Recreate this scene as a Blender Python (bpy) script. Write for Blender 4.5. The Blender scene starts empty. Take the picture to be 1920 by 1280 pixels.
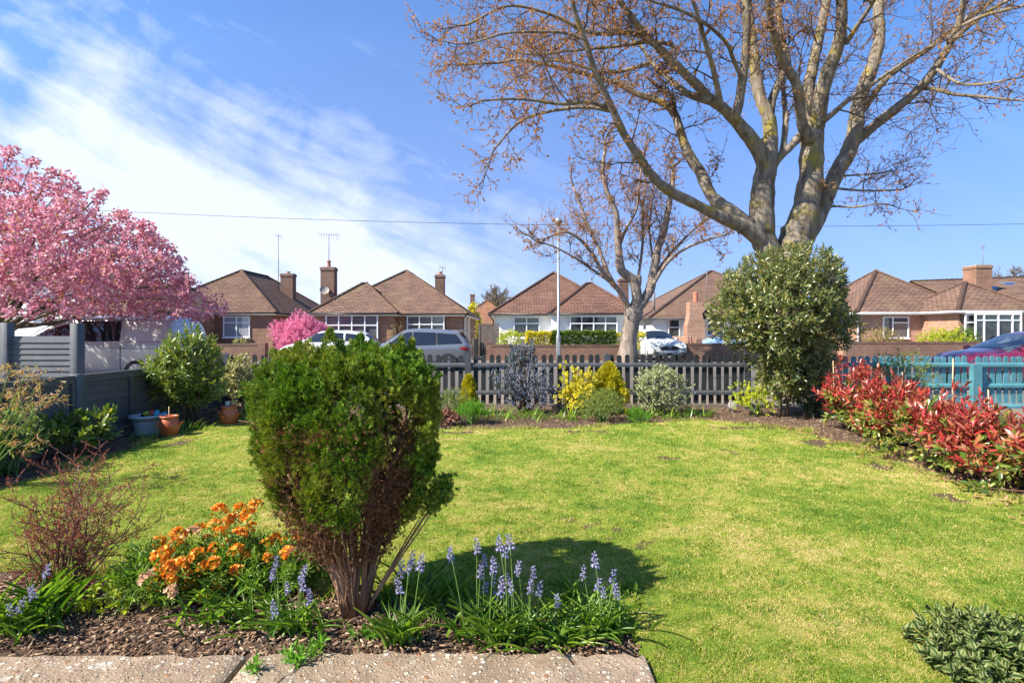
import bpy, math, random
import numpy as np
from mathutils import Vector
random.seed(7); RG = np.random.default_rng(11)
scene = bpy.context.scene
COL = scene.collection
F = 1000.0; CX = 960.0; HY = 622.0; EYE = 1.4
def at(px, py, Y):                      # photo pixel + distance -> world point
    return np.array([(px-CX)/F*Y, Y, EYE-(py-HY)/F*Y])
def atx(px, Y): return (px-CX)/F*Y
def atz(py, Y): return EYE-(py-HY)/F*Y
# ------------------------------------------------------------------ tagging
def tag(o, label=None, cat=None, group=None, kind=None):
    if label: o['label'] = label
    if cat: o['category'] = cat
    if group: o['group'] = group
    if kind: o['kind'] = kind
    return o
def empty(name, loc, label, cat, group=None, rz=0):
    o = bpy.data.objects.new(name, None); COL.objects.link(o)
    o.location = loc; o.rotation_euler = (0, 0, rz); o.empty_display_size = .1
    return tag(o, label, cat, group)
def link(name, me, mat, parent=None):
    o = bpy.data.objects.new(name, me); COL.objects.link(o)
    if mat is not None:
        for m in (mat if isinstance(mat, (list, tuple)) else [mat]): me.materials.append(m)
    if parent is not None: o.parent = parent
    return o
# ------------------------------------------------------------------ mesh building
def mesh_np(name, V, loops, starts, uv=None, midx=None, smooth=False):
    me = bpy.data.meshes.new(name)
    V = np.asarray(V, np.float32); loops = np.asarray(loops, np.int32); starts = np.asarray(starts, np.int32)
    me.vertices.add(len(V)); me.vertices.foreach_set('co', V.ravel())
    me.loops.add(len(loops)); me.loops.foreach_set('vertex_index', loops)
    me.polygons.add(len(starts)); me.polygons.foreach_set('loop_start', starts)
    if uv is not None:
        l = me.uv_layers.new(name='UVMap'); l.data.foreach_set('uv', np.asarray(uv, np.float32).ravel())
    if midx is not None: me.polygons.foreach_set('material_index', np.asarray(midx, np.int32))
    if smooth: me.polygons.foreach_set('use_smooth', np.ones(len(starts), bool))
    me.update(calc_edges=True); me.validate()
    return me
def unit(a):
    a = np.asarray(a, float); n = np.linalg.norm(a, axis=-1, keepdims=True); return a/np.maximum(n, 1e-9)
def frames(D, N=None):
    """D = length axis; returns X (width), Y (length), Z (normal)"""
    Y = unit(D)
    if N is None: N = RG.normal(size=Y.shape)
    X = np.cross(Y, N); bad = np.linalg.norm(X, axis=1) < 1e-4
    if bad.any(): X[bad] = np.cross(Y[bad], [1., .1, 0])
    X = unit(X); Z = np.cross(X, Y); return X, Y, Z
def scatter(name, tmpl, O, D, N, L, W, mat, parent=None, H=None, smooth=False, loc=None):
    """one mesh made of many copies of a small template (leaves, petals, blades, chips)"""
    tv, tf = tmpl; tv = np.asarray(tv, float); O = np.asarray(O, float)
    n = len(O); k = len(tv)
    X, Y, Z = frames(D, N)
    L = np.broadcast_to(np.asarray(L, float), (n,)); W = np.broadcast_to(np.asarray(W, float), (n,))
    H = L if H is None else np.broadcast_to(np.asarray(H, float), (n,))
    V = (O[:, None, :] + X[:, None, :]*(tv[None, :, 0:1]*W[:, None, None])
         + Y[:, None, :]*(tv[None, :, 1:2]*L[:, None, None]) + Z[:, None, :]*(tv[None, :, 2:3]*H[:, None, None]))
    lp = np.concatenate([np.array(f) for f in tf]); sz = np.array([len(f) for f in tf])
    st = np.concatenate([[0], np.cumsum(sz)[:-1]])
    loops = (lp[None, :] + (np.arange(n)*k)[:, None]).ravel()
    starts = (st[None, :] + (np.arange(n)*len(lp))[:, None]).ravel()
    uvt = np.stack([tv[lp, 0]+.5, tv[lp, 1]], 1); uv = np.tile(uvt, (n, 1))
    V = V.reshape(-1, 3)
    if loc is not None: V = V-np.asarray(loc)
    return link(name, mesh_np(name, V, loops, starts, uv, smooth=smooth), mat, parent)
# templates: x across (+-.5), y along 0..1, z normal
T_DIAMOND = ([(0,0,0),(-.5,.45,.06),(0,1,0),(.5,.45,.06),(0,.45,-.03)], [(0,4,1),(4,2,1),(0,3,4),(3,2,4)])
T_OVAL = ([(0,0,0),(0,.35,-.05),(0,.72,-.04),(0,1,-.12),(-.42,.3,.05),(-.4,.68,.03),(.42,.3,.05),(.4,.68,.03)],
          [(0,1,4),(1,2,5,4),(2,3,5),(0,6,1),(1,6,7,2),(2,7,3)])
T_LONG = ([(0,0,0),(0,.35,.0),(0,.7,-.07),(0,1,-.2),(-.4,.3,.04),(-.36,.66,-.02),(.4,.3,.04),(.36,.66,-.02)],
          [(0,1,4),(1,2,5,4),(2,3,5),(0,6,1),(1,6,7,2),(2,7,3)])
T_BLADE = ([(-.5,0,0),(.5,0,0),(.35,.5,.08),(-.35,.5,.08),(0,1,.3)], [(0,1,2,3),(3,2,4)])
def t_fan(k=6, ang=1.1):
    v = []; f = []
    for i in range(k):
        a = (i/(k-1)-.5)*2*ang; r = 1-.28*abs(a); b = len(v)
        dx, dy = math.sin(a), math.cos(a); w = .11
        zz = .12*math.sin(i*2.4)
        v += [(0, 0, 0), (dx*.55*r-dy*w, dy*.55*r+dx*w, zz), (dx*r, dy*r, zz*1.6), (dx*.55*r+dy*w, dy*.55*r-dx*w, zz+.04)]
        f.append((b, b+1, b+2, b+3))
    return v, f
T_FAN = t_fan()
T_PETAL = ([(0,0,0),(-.5,.55,.12),(-.3,1,.25),(.3,1,.25),(.5,.55,.12)], [(0,4,3,2,1)])
T_CHIP = ([(-.5,0,0),(.5,.05,0),(.4,1,.02),(-.45,.9,0),(-.5,0,.2),(.45,.05,.25),(.4,.95,.2),(-.4,.9,.22)],
          [(4,5,6,7),(0,1,5,4),(1,2,6,5),(2,3,7,6),(3,0,4,7)])
T_BELL = (lambda: ([(.22*math.cos(a), 0, .22*math.sin(a)) for a in [i*math.pi/3 for i in range(6)]]
        + [(.3*math.cos(a), .6, .3*math.sin(a)) for a in [i*math.pi/3 for i in range(6)]]
        + [(.62*math.cos(a), .95, .62*math.sin(a)) for a in [i*math.pi/3 for i in range(6)]] + [(0, -.12, 0)],
        [(i, (i+1) % 6, 6+(i+1) % 6, 6+i) for i in range(6)] + [(6+i, 6+(i+1) % 6, 12+i) for i in range(6)]
        + [(18, (i+1) % 6, i) for i in range(6)]))()
def tubes(name, paths, mat, parent=None, sides=5, smooth=True, loc=None, cap=True):
    """paths: list of (points Nx3, radii N[, sides])"""
    Vs, Ls, Ss, UV = [], [], [], []; vb = 0; lb = 0
    for pth in paths:
        P = np.asarray(pth[0], float); R = np.asarray(pth[1], float); s = pth[2] if len(pth) > 2 else sides
        n = len(P)
        if n < 2: continue
        T = np.gradient(P, axis=0); T = unit(T)
        ref = np.array([0, 0, 1.]) if abs(T[0, 2]) < .9 else np.array([1., 0, 0])
        A = np.cross(T, ref); A = unit(A); B = np.cross(T, A)
        a = np.arange(s)*2*math.pi/s
        ring = (P[:, None, :] + R[:, None, None]*(np.cos(a)[None, :, None]*A[:, None, :] + np.sin(a)[None, :, None]*B[:, None, :]))
        Vs.append(ring.reshape(-1, 3))
        i = np.arange(n-1)[:, None]*s; j = np.arange(s)[None, :]; j2 = (j+1) % s
        q = np.stack([i+j, i+j2, i+s+j2, i+s+j], -1).reshape(-1, 4)+vb
        Ls.append(q.ravel()); Ss.append(lb+np.arange(len(q))*4); lb += q.size
        if cap:
            Ls.append(vb+(n-1)*s+np.arange(s)); Ss.append(np.array([lb])); lb += s
            Ls.append(vb+np.arange(s)[::-1]); Ss.append(np.array([lb])); lb += s
        vb += n*s
    V = np.concatenate(Vs)
    if loc is not None: V = V-np.asarray(loc)
    return link(name, mesh_np(name, V, np.concatenate(Ls), np.concatenate(Ss), smooth=smooth), mat, parent)
class PB:
    """polygon builder with automatic UVs in metres (u along horizontal, v up the face)"""
    def __init__(s): s.V = []; s.Fc = []; s.M = []
    def poly(s, pts, m=0):
        b = len(s.V); s.V += [tuple(map(float, p)) for p in pts]; s.Fc.append(tuple(range(b, b+len(pts)))); s.M.append(m); return s
    def box(s, x0, x1, y0, y1, z0, z1, m=0, M=None):
        c = [(x0,y0,z0),(x1,y0,z0),(x1,y1,z0),(x0,y1,z0),(x0,y0,z1),(x1,y0,z1),(x1,y1,z1),(x0,y1,z1)]
        if M is not None: c = [M(p) for p in c]
        for f in ((0,3,2,1),(4,5,6,7),(0,1,5,4),(1,2,6,5),(2,3,7,6),(3,0,4,7)): s.poly([c[i] for i in f], m)
        return s
    def prism(s, pts, z0, z1, m=0, M=None):
        """pts CCW (x,y)"""
        n = len(pts); g = (lambda p: p) if M is None else M
        s.poly([g((p[0], p[1], z1)) for p in pts], m); s.poly([g((p[0], p[1], z0)) for p in pts[::-1]], m)
        for i in range(n):
            a, b = pts[i], pts[(i+1) % n]
            s.poly([g((a[0],a[1],z0)), g((b[0],b[1],z0)), g((b[0],b[1],z1)), g((a[0],a[1],z1))], m)
        return s
    def cyl(s, c, r0, r1, z0, z1, n=16, m=0):
        a = [i*2*math.pi/n for i in range(n)]
        lo = [(c[0]+r0*math.cos(t), c[1]+r0*math.sin(t), z0) for t in a]; hi = [(c[0]+r1*math.cos(t), c[1]+r1*math.sin(t), z1) for t in a]
        for i in range(n):
            j = (i+1) % n; s.poly([lo[i], lo[j], hi[j], hi[i]], m)
        s.poly(hi, m); s.poly(lo[::-1], m); return s
    def build(s, name, mat, parent=None, smooth=False, loc=None, bevel=0):
        V = np.array(s.V, float); uv = []
        for f in s.Fc:
            P = V[list(f)]; n = np.zeros(3)
            for i in range(len(P)): n += np.cross(P[i]-P[0], P[(i+1) % len(P)]-P[0])
            n = n/(np.linalg.norm(n)+1e-12)
            if abs(n[2]) > .95: u = np.array([1., 0, 0]); v = np.array([0, 1., 0])
            else:
                u = np.cross([0, 0, 1.], n); u /= np.linalg.norm(u); v = np.cross(n, u)
            uv += [(p@u, p@v) for p in P]
        lp = np.concatenate([np.array(f) for f in s.Fc]); sz = np.array([len(f) for f in s.Fc])
        if loc is not None: V = V-np.asarray(loc)
        o = link(name, mesh_np(name, V, lp, np.concatenate([[0], np.cumsum(sz)[:-1]]), uv, s.M, smooth), mat, parent)
        if bevel:
            import bmesh
            bm = bmesh.new(); bm.from_mesh(o.data); bmesh.ops.remove_doubles(bm, verts=bm.verts, dist=1e-5)
            bmesh.ops.bevel(bm, geom=[e for e in bm.edges if len(e.link_faces) == 2 and e.calc_face_angle(0) > .5], offset=bevel, segments=1, affect='EDGES', clamp_overlap=True)
            bm.to_mesh(o.data); bm.free()
        return o
def lathe(name, prof, mat, parent=None, n=28, loc=(0,0,0)):
    V = []; Lp = []; St = []
    for r, z in prof:
        for i in range(n):
            a = i*2*math.pi/n; V.append((r*math.cos(a)+loc[0], r*math.sin(a)+loc[1], z+loc[2]))
    for k in range(len(prof)-1):
        for i in range(n):
            j = (i+1) % n; St.append(len(Lp)); Lp += [k*n+i, k*n+j, (k+1)*n+j, (k+1)*n+i]
    return link(name, mesh_np(name, V, Lp, St, smooth=True), mat, parent)
# ------------------------------------------------------------------ materials
def newmat(name):
    m = bpy.data.materials.new(name); m.use_nodes = True; nt = m.node_tree
    for n in list(nt.nodes): nt.nodes.remove(n)
    out = nt.nodes.new('ShaderNodeOutputMaterial'); return m, nt, out
class NT:
    def __init__(s, nt): s.nt = nt
    def n(s, t, **k):
        x = s.nt.nodes.new(t)
        for a, b in k.items():
            if a.startswith('i_'): x.inputs[a[2:].replace('_', ' ')].default_value = b
            else: setattr(x, a, b)
        return x
    def l(s, a, b): s.nt.links.new(a, b)
    def math(s, op, a, b=None, clamp=False):
        x = s.nt.nodes.new('ShaderNodeMath'); x.operation = op; x.use_clamp = clamp
        for i, v in enumerate((a, b)):
            if v is None: continue
            if isinstance(v, (int, float)): x.inputs[i].default_value = v
            else: s.l(v, x.inputs[i])
        return x.outputs[0]
    def mix(s, f, a, b, mode='MIX'):
        x = s.nt.nodes.new('ShaderNodeMix'); x.data_type = 'RGBA'; x.blend_type = mode
        for i, v in ((0, f), (6, a), (7, b)):
            if isinstance(v, (int, float)): x.inputs[i].default_value = v
            elif isinstance(v, (tuple, list)): x.inputs[i].default_value = (*v[:3], 1)
            else: s.l(v, x.inputs[i])
        return x.outputs[2]
    def ramp(s, f, stops, interp='LINEAR'):
        x = s.nt.nodes.new('ShaderNodeValToRGB'); x.color_ramp.interpolation = interp
        e = x.color_ramp.elements
        while len(e) > 1: e.remove(e[0])
        e[0].position = stops[0][0]; c = stops[0][1]; e[0].color = (*(c if isinstance(c, tuple) else (c,)*3), 1)
        for p, c in stops[1:]:
            q = e.new(p); q.color = (*(c if isinstance(c, tuple) else (c,)*3), 1)
        s.l(f, x.inputs[0]); return x.outputs[0]
    def noise(s, vec, scale, detail=4, rough=.55, dist=0):
        x = s.nt.nodes.new('ShaderNodeTexNoise'); x.inputs['Scale'].default_value = scale
        x.inputs['Detail'].default_value = detail; x.inputs['Roughness'].default_value = rough; x.inputs['Distortion'].default_value = dist
        if vec is not None: s.l(vec, x.inputs['Vector'])
        return x.outputs['Fac']
    def pos(s): return s.nt.nodes.new('ShaderNodeNewGeometry').outputs['Position']
    def obj(s): return s.nt.nodes.new('ShaderNodeTexCoord').outputs['Object']
    def uv(s): return s.nt.nodes.new('ShaderNodeTexCoord').outputs['UV']
    def bump(s, h, strength=.5, dist=.01):
        x = s.nt.nodes.new('ShaderNodeBump'); x.inputs['Strength'].default_value = strength; x.inputs['Distance'].default_value = dist
        s.l(h, x.inputs['Height']); return x.outputs[0]
def bsdf(T, out, col, rough=.6, nrm=None, metal=0, spec=.5, coat=0):
    b = T.n('ShaderNodeBsdfPrincipled')
    if isinstance(col, (tuple, list)): b.inputs['Base Color'].default_value = (*col[:3], 1)
    else: T.l(col, b.inputs['Base Color'])
    if isinstance(rough, (int, float)): b.inputs['Roughness'].default_value = rough
    else: T.l(rough, b.inputs['Roughness'])
    b.inputs['Metallic'].default_value = metal; b.inputs['Specular IOR Level'].default_value = spec
    if coat: b.inputs['Coat Weight'].default_value = coat; b.inputs['Coat Roughness'].default_value = .04
    if nrm is not None: T.l(nrm, b.inputs['Normal'])
    if out is not None: T.l(b.outputs[0], out.inputs['Surface'])
    return b
def plain(name, col, rough=.6, metal=0, var=.12, scale=6, bump=0, spec=.5, coat=0):
    m, nt, out = newmat(name); T = NT(nt)
    f = T.noise(T.obj(), scale, 5, .6)
    c2 = tuple(max(0, c*(1-var*2)) for c in col); c3 = tuple(min(1, c*(1+var)) for c in col)
    c = T.ramp(f, [(.3, c2), (.55, tuple(col)), (.75, c3)])
    nrm = T.bump(T.noise(T.obj(), scale*8, 4), bump, .01) if bump else None
    bsdf(T, out, c, rough, nrm, metal, spec, coat); return m
def leafmat(name, cols, trans=.3, rough=.45, spec=.4, edge=None, patch=None, pscale=2.0, tcol=None, back=None):
    """cols: list of colours picked at random per leaf; edge: margin colour; patch: second colour list by position"""
    m, nt, out = newmat(name); T = NT(nt)
    g = T.n('ShaderNodeNewGeometry'); r = g.outputs['Random Per Island']
    k = len(cols); c = T.ramp(r, [(i/max(1, k-1), tuple(cc)) for i, cc in enumerate(cols)])
    if patch:
        kk = len(patch); c2 = T.ramp(r, [(i/max(1, kk-1), tuple(cc)) for i, cc in enumerate(patch)])
        c = T.mix(T.ramp(T.noise(g.outputs['Position'], pscale, 3), [(.42, 0.), (.6, 1.)]), c, c2)
    uvn = T.uv(); sp = T.n('ShaderNodeSeparateXYZ'); T.l(uvn, sp.inputs[0])
    ax = T.math('ABSOLUTE', T.math('SUBTRACT', sp.outputs[0], .5))
    if edge:
        nz = T.noise(g.outputs['Position'], 60, 2)
        f = T.ramp(T.math('ADD', ax, T.math('MULTIPLY', T.math('SUBTRACT', nz, .5), .25)), [(.17, 0.), (.24, 1.)])
        c = T.mix(f, c, edge)
    else:
        c = T.mix(T.ramp(ax, [(.0, .22), (.06, 0.)]), c, T.mix(.5, c, (.6, .6, .35)))
    if back: c = T.mix(g.outputs['Backfacing'], c, back)
    b = bsdf(T, None, c, rough, None, 0, spec)
    t = T.n('ShaderNodeBsdfTranslucent')
    if tcol: T.l(T.mix(.6, c, tcol), t.inputs[0])
    else: T.l(T.mix(1., c, (1.25, 1.35, .5), 'MULTIPLY'), t.inputs[0])
    mx = T.n('ShaderNodeMixShader'); mx.inputs[0].default_value = trans
    T.l(b.outputs[0], mx.inputs[1]); T.l(t.outputs[0], mx.inputs[2]); T.l(mx.outputs[0], out.inputs['Surface'])
    return m
def brickmat(name, c1, c2, mortar, roww=.225, rowh=.075, ms=.01, off=.5, bump=.6, rough=.85, moss=None, mossamt=.5, bias=0, dark=None):
    m, nt, out = newmat(name); T = NT(nt); uv = T.uv()
    b = T.n('ShaderNodeTexBrick'); b.offset = off; T.l(uv, b.inputs['Vector'])
    b.inputs['Color1'].default_value = (*c1, 1); b.inputs['Color2'].default_value = (*c2, 1); b.inputs['Mortar'].default_value = (*mortar, 1)
    b.inputs['Scale'].default_value = 1; b.inputs['Mortar Size'].default_value = ms; b.inputs['Mortar Smooth'].default_value = .2
    b.inputs['Brick Width'].default_value = roww; b.inputs['Row Height'].default_value = rowh; b.inputs['Bias'].default_value = bias
    n1 = T.noise(T.pos(), 1.2, 5, .65); n2 = T.noise(T.pos(), 9, 4, .6)
    c = T.mix(.55, b.outputs['Color'], T.ramp(n1, [(.3, .55), (.7, 1.3)]), 'MULTIPLY')
    c = T.mix(.5, c, T.ramp(n2, [(.3, .6), (.7, 1.3)]), 'MULTIPLY')
    if dark: c = T.mix(T.ramp(n2, [(.55, 0.), (.75, .7)]), c, dark)
    if moss: c = T.mix(T.ramp(T.noise(T.pos(), .8, 6, .7), [(1-mossamt-.12, 0.), (1-mossamt+.1, .85)]), c, moss)
    h = T.math('SUBTRACT', 1., b.outputs['Fac']); h = T.math('ADD', h, T.math('MULTIPLY', n2, .4))
    bsdf(T, out, c, rough, T.bump(h, bump, .012), 0, .25); return m
def woodmat(name, col, col2, grain=14, rough=.7, axis='X', bump=.3, wear=None):
    m, nt, out = newmat(name); T = NT(nt)
    mp = T.n('ShaderNodeMapping'); T.l(T.obj(), mp.inputs[0])
    s = {'X': (1, grain, grain), 'Z': (grain, grain, 1), 'Y': (grain, 1, grain)}[axis]; mp.inputs['Scale'].default_value = s
    f = T.noise(mp.outputs[0], 3, 6, .65, .4)
    c = T.ramp(f, [(.3, tuple(col2)), (.6, tuple(col))])
    c = T.mix(.6, c, T.ramp(T.noise(T.pos(), 3.2, 6, .65), [(.3, .6), (.7, 1.4)]), 'MULTIPLY')
    c = T.mix(T.ramp(T.noise(T.pos(), 7, 6, .7), [(.58, 0.), (.75, .35)]), c, (.12,.13,.08))
    if wear: c = T.mix(T.ramp(T.noise(T.pos(), 26, 5, .7), [(.62, 0.), (.72, .7)]), c, wear)
    bsdf(T, out, c, rough, T.bump(f, bump, .004), 0, .35); return m
# ================================================================== CAMERA, LIGHT, SKY
cam = bpy.data.cameras.new('camera'); cam.sensor_width = 36; cam.lens = 36*F/1920; cam.shift_y = -(640-HY)/1920
cam.clip_end = 2000; cam.clip_start = .05
co = bpy.data.objects.new('camera', cam); COL.objects.link(co); co.location = (0, 0, EYE); co.rotation_euler = (math.pi/2, 0, 0)
scene.camera = co
scene.view_settings.view_transform = 'Standard'; scene.view_settings.look = 'None'; scene.view_settings.exposure = 1.25
SD = Vector((.70, .31, -.70)).normalized()            # direction light travels
EL = math.asin(-SD.z)
sun = bpy.data.lights.new('sun', 'SUN'); sun.energy = 5.0; sun.angle = math.radians(.5); sun.color = (1, .93, .80)
so = bpy.data.objects.new('sun', sun); COL.objects.link(so); so.rotation_euler = SD.to_track_quat('-Z', 'Y').to_euler(); so.location = (-20, -10, 30)
W = bpy.data.worlds.new('World'); scene.world = W; W.use_nodes = True; nt = W.node_tree
for n in list(nt.nodes): nt.nodes.remove(n)
T = NT(nt); wo = T.n('ShaderNodeOutputWorld'); bg = T.n('ShaderNodeBackground'); T.l(bg.outputs[0], wo.inputs[0])
sky = T.n('ShaderNodeTexSky'); sky.sky_type = 'NISHITA'; sky.sun_disc = False; sky.sun_elevation = EL
sky.sun_rotation = math.atan2(-SD.x, -SD.y)           # towards the sun, clockwise from +Y
sky.air_density = 1.0; sky.dust_density = .4; sky.ozone_density = 3.0; sky.altitude = 100
hs = T.n('ShaderNodeHueSaturation'); hs.inputs['Saturation'].default_value = 1.12; hs.inputs['Value'].default_value = 1.0; T.l(sky.outputs[0], hs.inputs['Color'])
gen = T.n('ShaderNodeTexCoord').outputs['Generated']; sp = T.n('ShaderNodeSeparateXYZ'); T.l(gen, sp.inputs[0])
yy = T.math('MAXIMUM', sp.outputs[1], .02)
u = T.math('DIVIDE', sp.outputs[0], yy); v = T.math('DIVIDE', sp.outputs[2], yy)
cv = T.n('ShaderNodeCombineXYZ'); T.l(T.math('ADD', u, T.math('MULTIPLY', v, .9)), cv.inputs[0]); T.l(T.math('MULTIPLY', T.math('SUBTRACT', v, T.math('MULTIPLY', u, -.35)), 2.2), cv.inputs[1])
n1 = T.noise(cv.outputs[0], 2.3, 8, .6, .5); n2 = T.noise(cv.outputs[0], 4.5, 6, .6, .3)
line = T.math('SUBTRACT', T.math('SUBTRACT', .30, T.math('MULTIPLY', u, .33)), v)        # >0 below the cloud edge
iv = T.n('ShaderNodeCombineXYZ'); T.l(u, iv.inputs[0]); T.l(v, iv.inputs[1]); n0 = T.noise(iv.outputs[0], 2.6, 3, .5, .4); n3 = T.noise(iv.outputs[0], 8.5, 7, .6, .6)
line = T.math('ADD', line, T.math('ADD', T.math('MULTIPLY', T.math('SUBTRACT', n0, .5), .9), T.math('MULTIPLY', T.math('SUBTRACT', n3, .5), .4)))
a = T.math('ADD', T.math('MULTIPLY', line, 3.0), T.math('MULTIPLY', T.math('SUBTRACT', n1, .5), 3.2))
a = T.math('ADD', a, T.math('MULTIPLY', T.math('SUBTRACT', n2, .5), 1.0))
m1 = T.ramp(a, [(.0, .05), (.35, .34), (.85, .8), (1.2, .95)])
fr = T.ramp(T.math('ADD', T.math('MULTIPLY', u, 1.), .5), [(.42, 1.), (.60, .55), (.78, .0)])   # fades to the right
thin = T.ramp(T.math('ADD', n1, T.math('MULTIPLY', n2, .3)), [(.35, .6), (.62, 1.)])
mk = T.math('MULTIPLY', T.math('MULTIPLY', m1, fr), thin)
wisp = T.math('MULTIPLY', T.ramp(n2, [(.52, 0.), (.8, .4)]), T.ramp(T.math('ADD', u, .5), [(.3, 1.), (.9, .15)]))
mk = T.math('MAXIMUM', mk, wisp)
hz = T.ramp(v, [(.0, .72), (.14, .5), (.32, .26), (.6, .05)])
front = T.ramp(sp.outputs[1], [(.0, .25), (.1, 1.)])
skyc = T.mix(1., T.mix(1., hs.outputs[0], (.84, 1.05, 1.34), 'MULTIPLY'), T.ramp(v, [(.0, (.42,.46,.72)), (.25, (.60,.62,.82)), (.55, (1.,1.,1.))]), 'MULTIPLY')
skyc = T.mix(T.math('MULTIPLY', hz, front), skyc, (2.7, 3.65, 5.0))
cl = T.mix(T.math('MULTIPLY', mk, front), skyc, (5.0, 5.5, 6.6))
T.l(cl, bg.inputs[0]); bg.inputs[1].default_value = .082

# ================================================================== MATERIALS
M = {}
M['brick'] = brickmat('red brick', (.30,.115,.06), (.20,.075,.045), (.34,.27,.2), ms=.012, bias=.1, dark=(.09,.045,.035))
M['brick2'] = brickmat('orange brick', (.42,.17,.09), (.30,.12,.07), (.45,.38,.3), ms=.012)
M['wallbrick'] = brickmat('weathered wall brick', (.26,.12,.08), (.17,.085,.06), (.22,.17,.13), ms=.012, dark=(.07,.05,.045))
M['cope'] = brickmat('brick on edge coping', (.21,.11,.08), (.14,.08,.06), (.1,.075,.06), roww=.075, rowh=.24, ms=.012, off=0)
M['chimbrick'] = brickmat('chimney brick', (.20,.085,.06), (.12,.06,.045), (.2,.16,.13), ms=.012, dark=(.06,.045,.04))
tile = dict(roww=.34, rowh=.15, ms=.017, bump=1.6)
M['tile'] = brickmat('brown roof tile', (.225,.135,.095), (.155,.09,.066), (.045,.027,.02), moss=(.17,.13,.07), mossamt=.36, **tile)
M['tilemoss'] = brickmat('mossy roof tile', (.19,.11,.075), (.13,.075,.05), (.045,.03,.022), moss=(.16,.12,.05), mossamt=.34, **tile)
M['tilered'] = brickmat('reddish roof tile', (.225,.118,.085), (.155,.083,.06), (.045,.026,.02), moss=(.18,.1,.07), mossamt=.3, **tile)
M['tileor'] = brickmat('orange roof tile', (.36,.17,.09), (.25,.12,.07), (.09,.05,.035), **tile)
M['render'] = plain('white render', (.78,.78,.75), .85, var=.05, scale=3, bump=.3)
M['upvc'] = plain('white window frame', (.82,.83,.84), .35, var=.02)
M['cream'] = plain('cream fascia', (.74,.73,.68), .5, var=.04)
M['gutter'] = plain('black gutter', (.02,.02,.022), .4)
M['lead'] = plain('grey lead', (.16,.16,.17), .6)
M['terra'] = plain('terracotta pot', (.46,.115,.035), .38, var=.15, scale=14, bump=.15)
M['chimpot'] = plain('chimney pot clay', (.38,.13,.07), .7, var=.2, scale=9)
M['flaunch'] = plain('mortar cap', (.3,.28,.25), .9)
def glassmat(name, col=(.03,.036,.042), stripes=None, net=None):
    m, nt, out = newmat(name); T = NT(nt); c = col
    sp = T.n('ShaderNodeSeparateXYZ'); T.l(T.uv(), sp.inputs[0])
    if stripes:
        w = T.math('SINE', T.math('MULTIPLY', sp.outputs[1], 2*math.pi/.075)); c = T.mix(T.ramp(w, [(.3, 0.), (.7, .55)]), col, stripes)
    if net:
        w = T.math('SINE', T.math('MULTIPLY', sp.outputs[0], 2*math.pi/.09)); c = T.mix(T.ramp(w, [(.1, .35), (.9, .8)]), col, net)
    else: c = T.mix(T.ramp(T.noise(T.pos(), 1.6, 4, .6, .6), [(.4, 0.), (.7, .6)]), c if stripes or net else col, (.10,.12,.13))
    bsdf(T, out, c, .06, None, 0, .9); return m
M['glass'] = glassmat('window glass'); M['glassblind'] = glassmat('window glass with blinds', (.03,.03,.035), stripes=(.3,.3,.31))
M['glassnet'] = glassmat('window glass with net curtains', (.1,.11,.13), net=(.42,.44,.47)); M['carglass'] = plain('car glass', (.012,.016,.022), .03, var=.0, spec=.9)
M['skylight'] = plain('skylight glass', (.03,.06,.14), .05, spec=1.0)
M['asphalt'] = plain('asphalt', (.13,.118,.105), .95, var=.15, scale=30, bump=.4, spec=.1)
M['paving'] = plain('pavement', (.20,.165,.13), .95, var=.14, scale=14, bump=.3, spec=.1)
M['kerb'] = plain('kerb stone', (.34,.33,.31), .85)
M['drive'] = plain('driveway', (.26,.235,.21), .9, var=.12, scale=20, bump=.3)
M['galv'] = plain('painted steel post', (.28,.31,.33), .4, metal=.3, var=.06)
M['darkgrey'] = woodmat('charcoal painted timber', (.023,.024,.026), (.015,.016,.018), 10, .6, 'Z', wear=(.08,.08,.078))
M['greyrail'] = woodmat('charcoal painted rail', (.062,.067,.074), (.042,.046,.052), 10, .5, 'X', wear=(.3,.3,.3))
M['greypanel'] = woodmat('grey painted fence board', (.10,.098,.096), (.07,.07,.07), 12, .65, 'Y')
M['greypanelx'] = woodmat('grey painted slat', (.095,.1,.104), (.065,.07,.075), 12, .6, 'X')
M['greypost'] = woodmat('grey painted post', (.092,.098,.106), (.065,.07,.078), 12, .6, 'Z')
M['teal'] = woodmat('turquoise painted timber', (.075,.215,.25), (.05,.165,.195), 10, .55, 'Z', wear=(.16,.38,.42))
M['gravel'] = woodmat('gravel board', (.2,.15,.12), (.13,.1,.08), 8, .8, 'X')
M['gate'] = woodmat('weathered gate timber', (.15,.12,.1), (.09,.075,.065), 10, .8, 'Z')
M['cane'] = woodmat('bamboo cane', (.5,.36,.2), (.4,.27,.14), 10, .55, 'Z', bump=.1)
def barkmat(name, a, b, c=None, moss=None, scale=6, zs=.25, mamt=.6, bump=.8):
    m, nt, out = newmat(name); T = NT(nt); mp = T.n('ShaderNodeMapping'); T.l(T.pos(), mp.inputs[0]); mp.inputs['Scale'].default_value = (1, 1, zs)
    f = T.noise(mp.outputs[0], scale, 6, .65, .3); col = T.ramp(f, [(.3, a), (.6, b)] + ([(.75, c)] if c else []))
    if moss: col = T.mix(T.ramp(T.noise(T.pos(), 2.3, 5, .7), [(mamt-.08, 0.), (mamt+.05, .9)]), col, moss)
    bsdf(T, out, col, .85, T.bump(f, bump, .05), 0, .2); return m
M['bark'] = barkmat('maple bark', (.07,.055,.04), (.24,.2,.15), (.40,.35,.27), moss=(.24,.19,.035), mamt=.6, scale=7, bump=1.)
M['twig'] = barkmat('maple twigs', (.06,.04,.028), (.15,.105,.07), moss=(.2,.15,.03), mamt=.66)
M['bark2'] = barkmat('pollard bark', (.13,.1,.08), (.27,.22,.18), (.36,.31,.26), scale=7)
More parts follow.
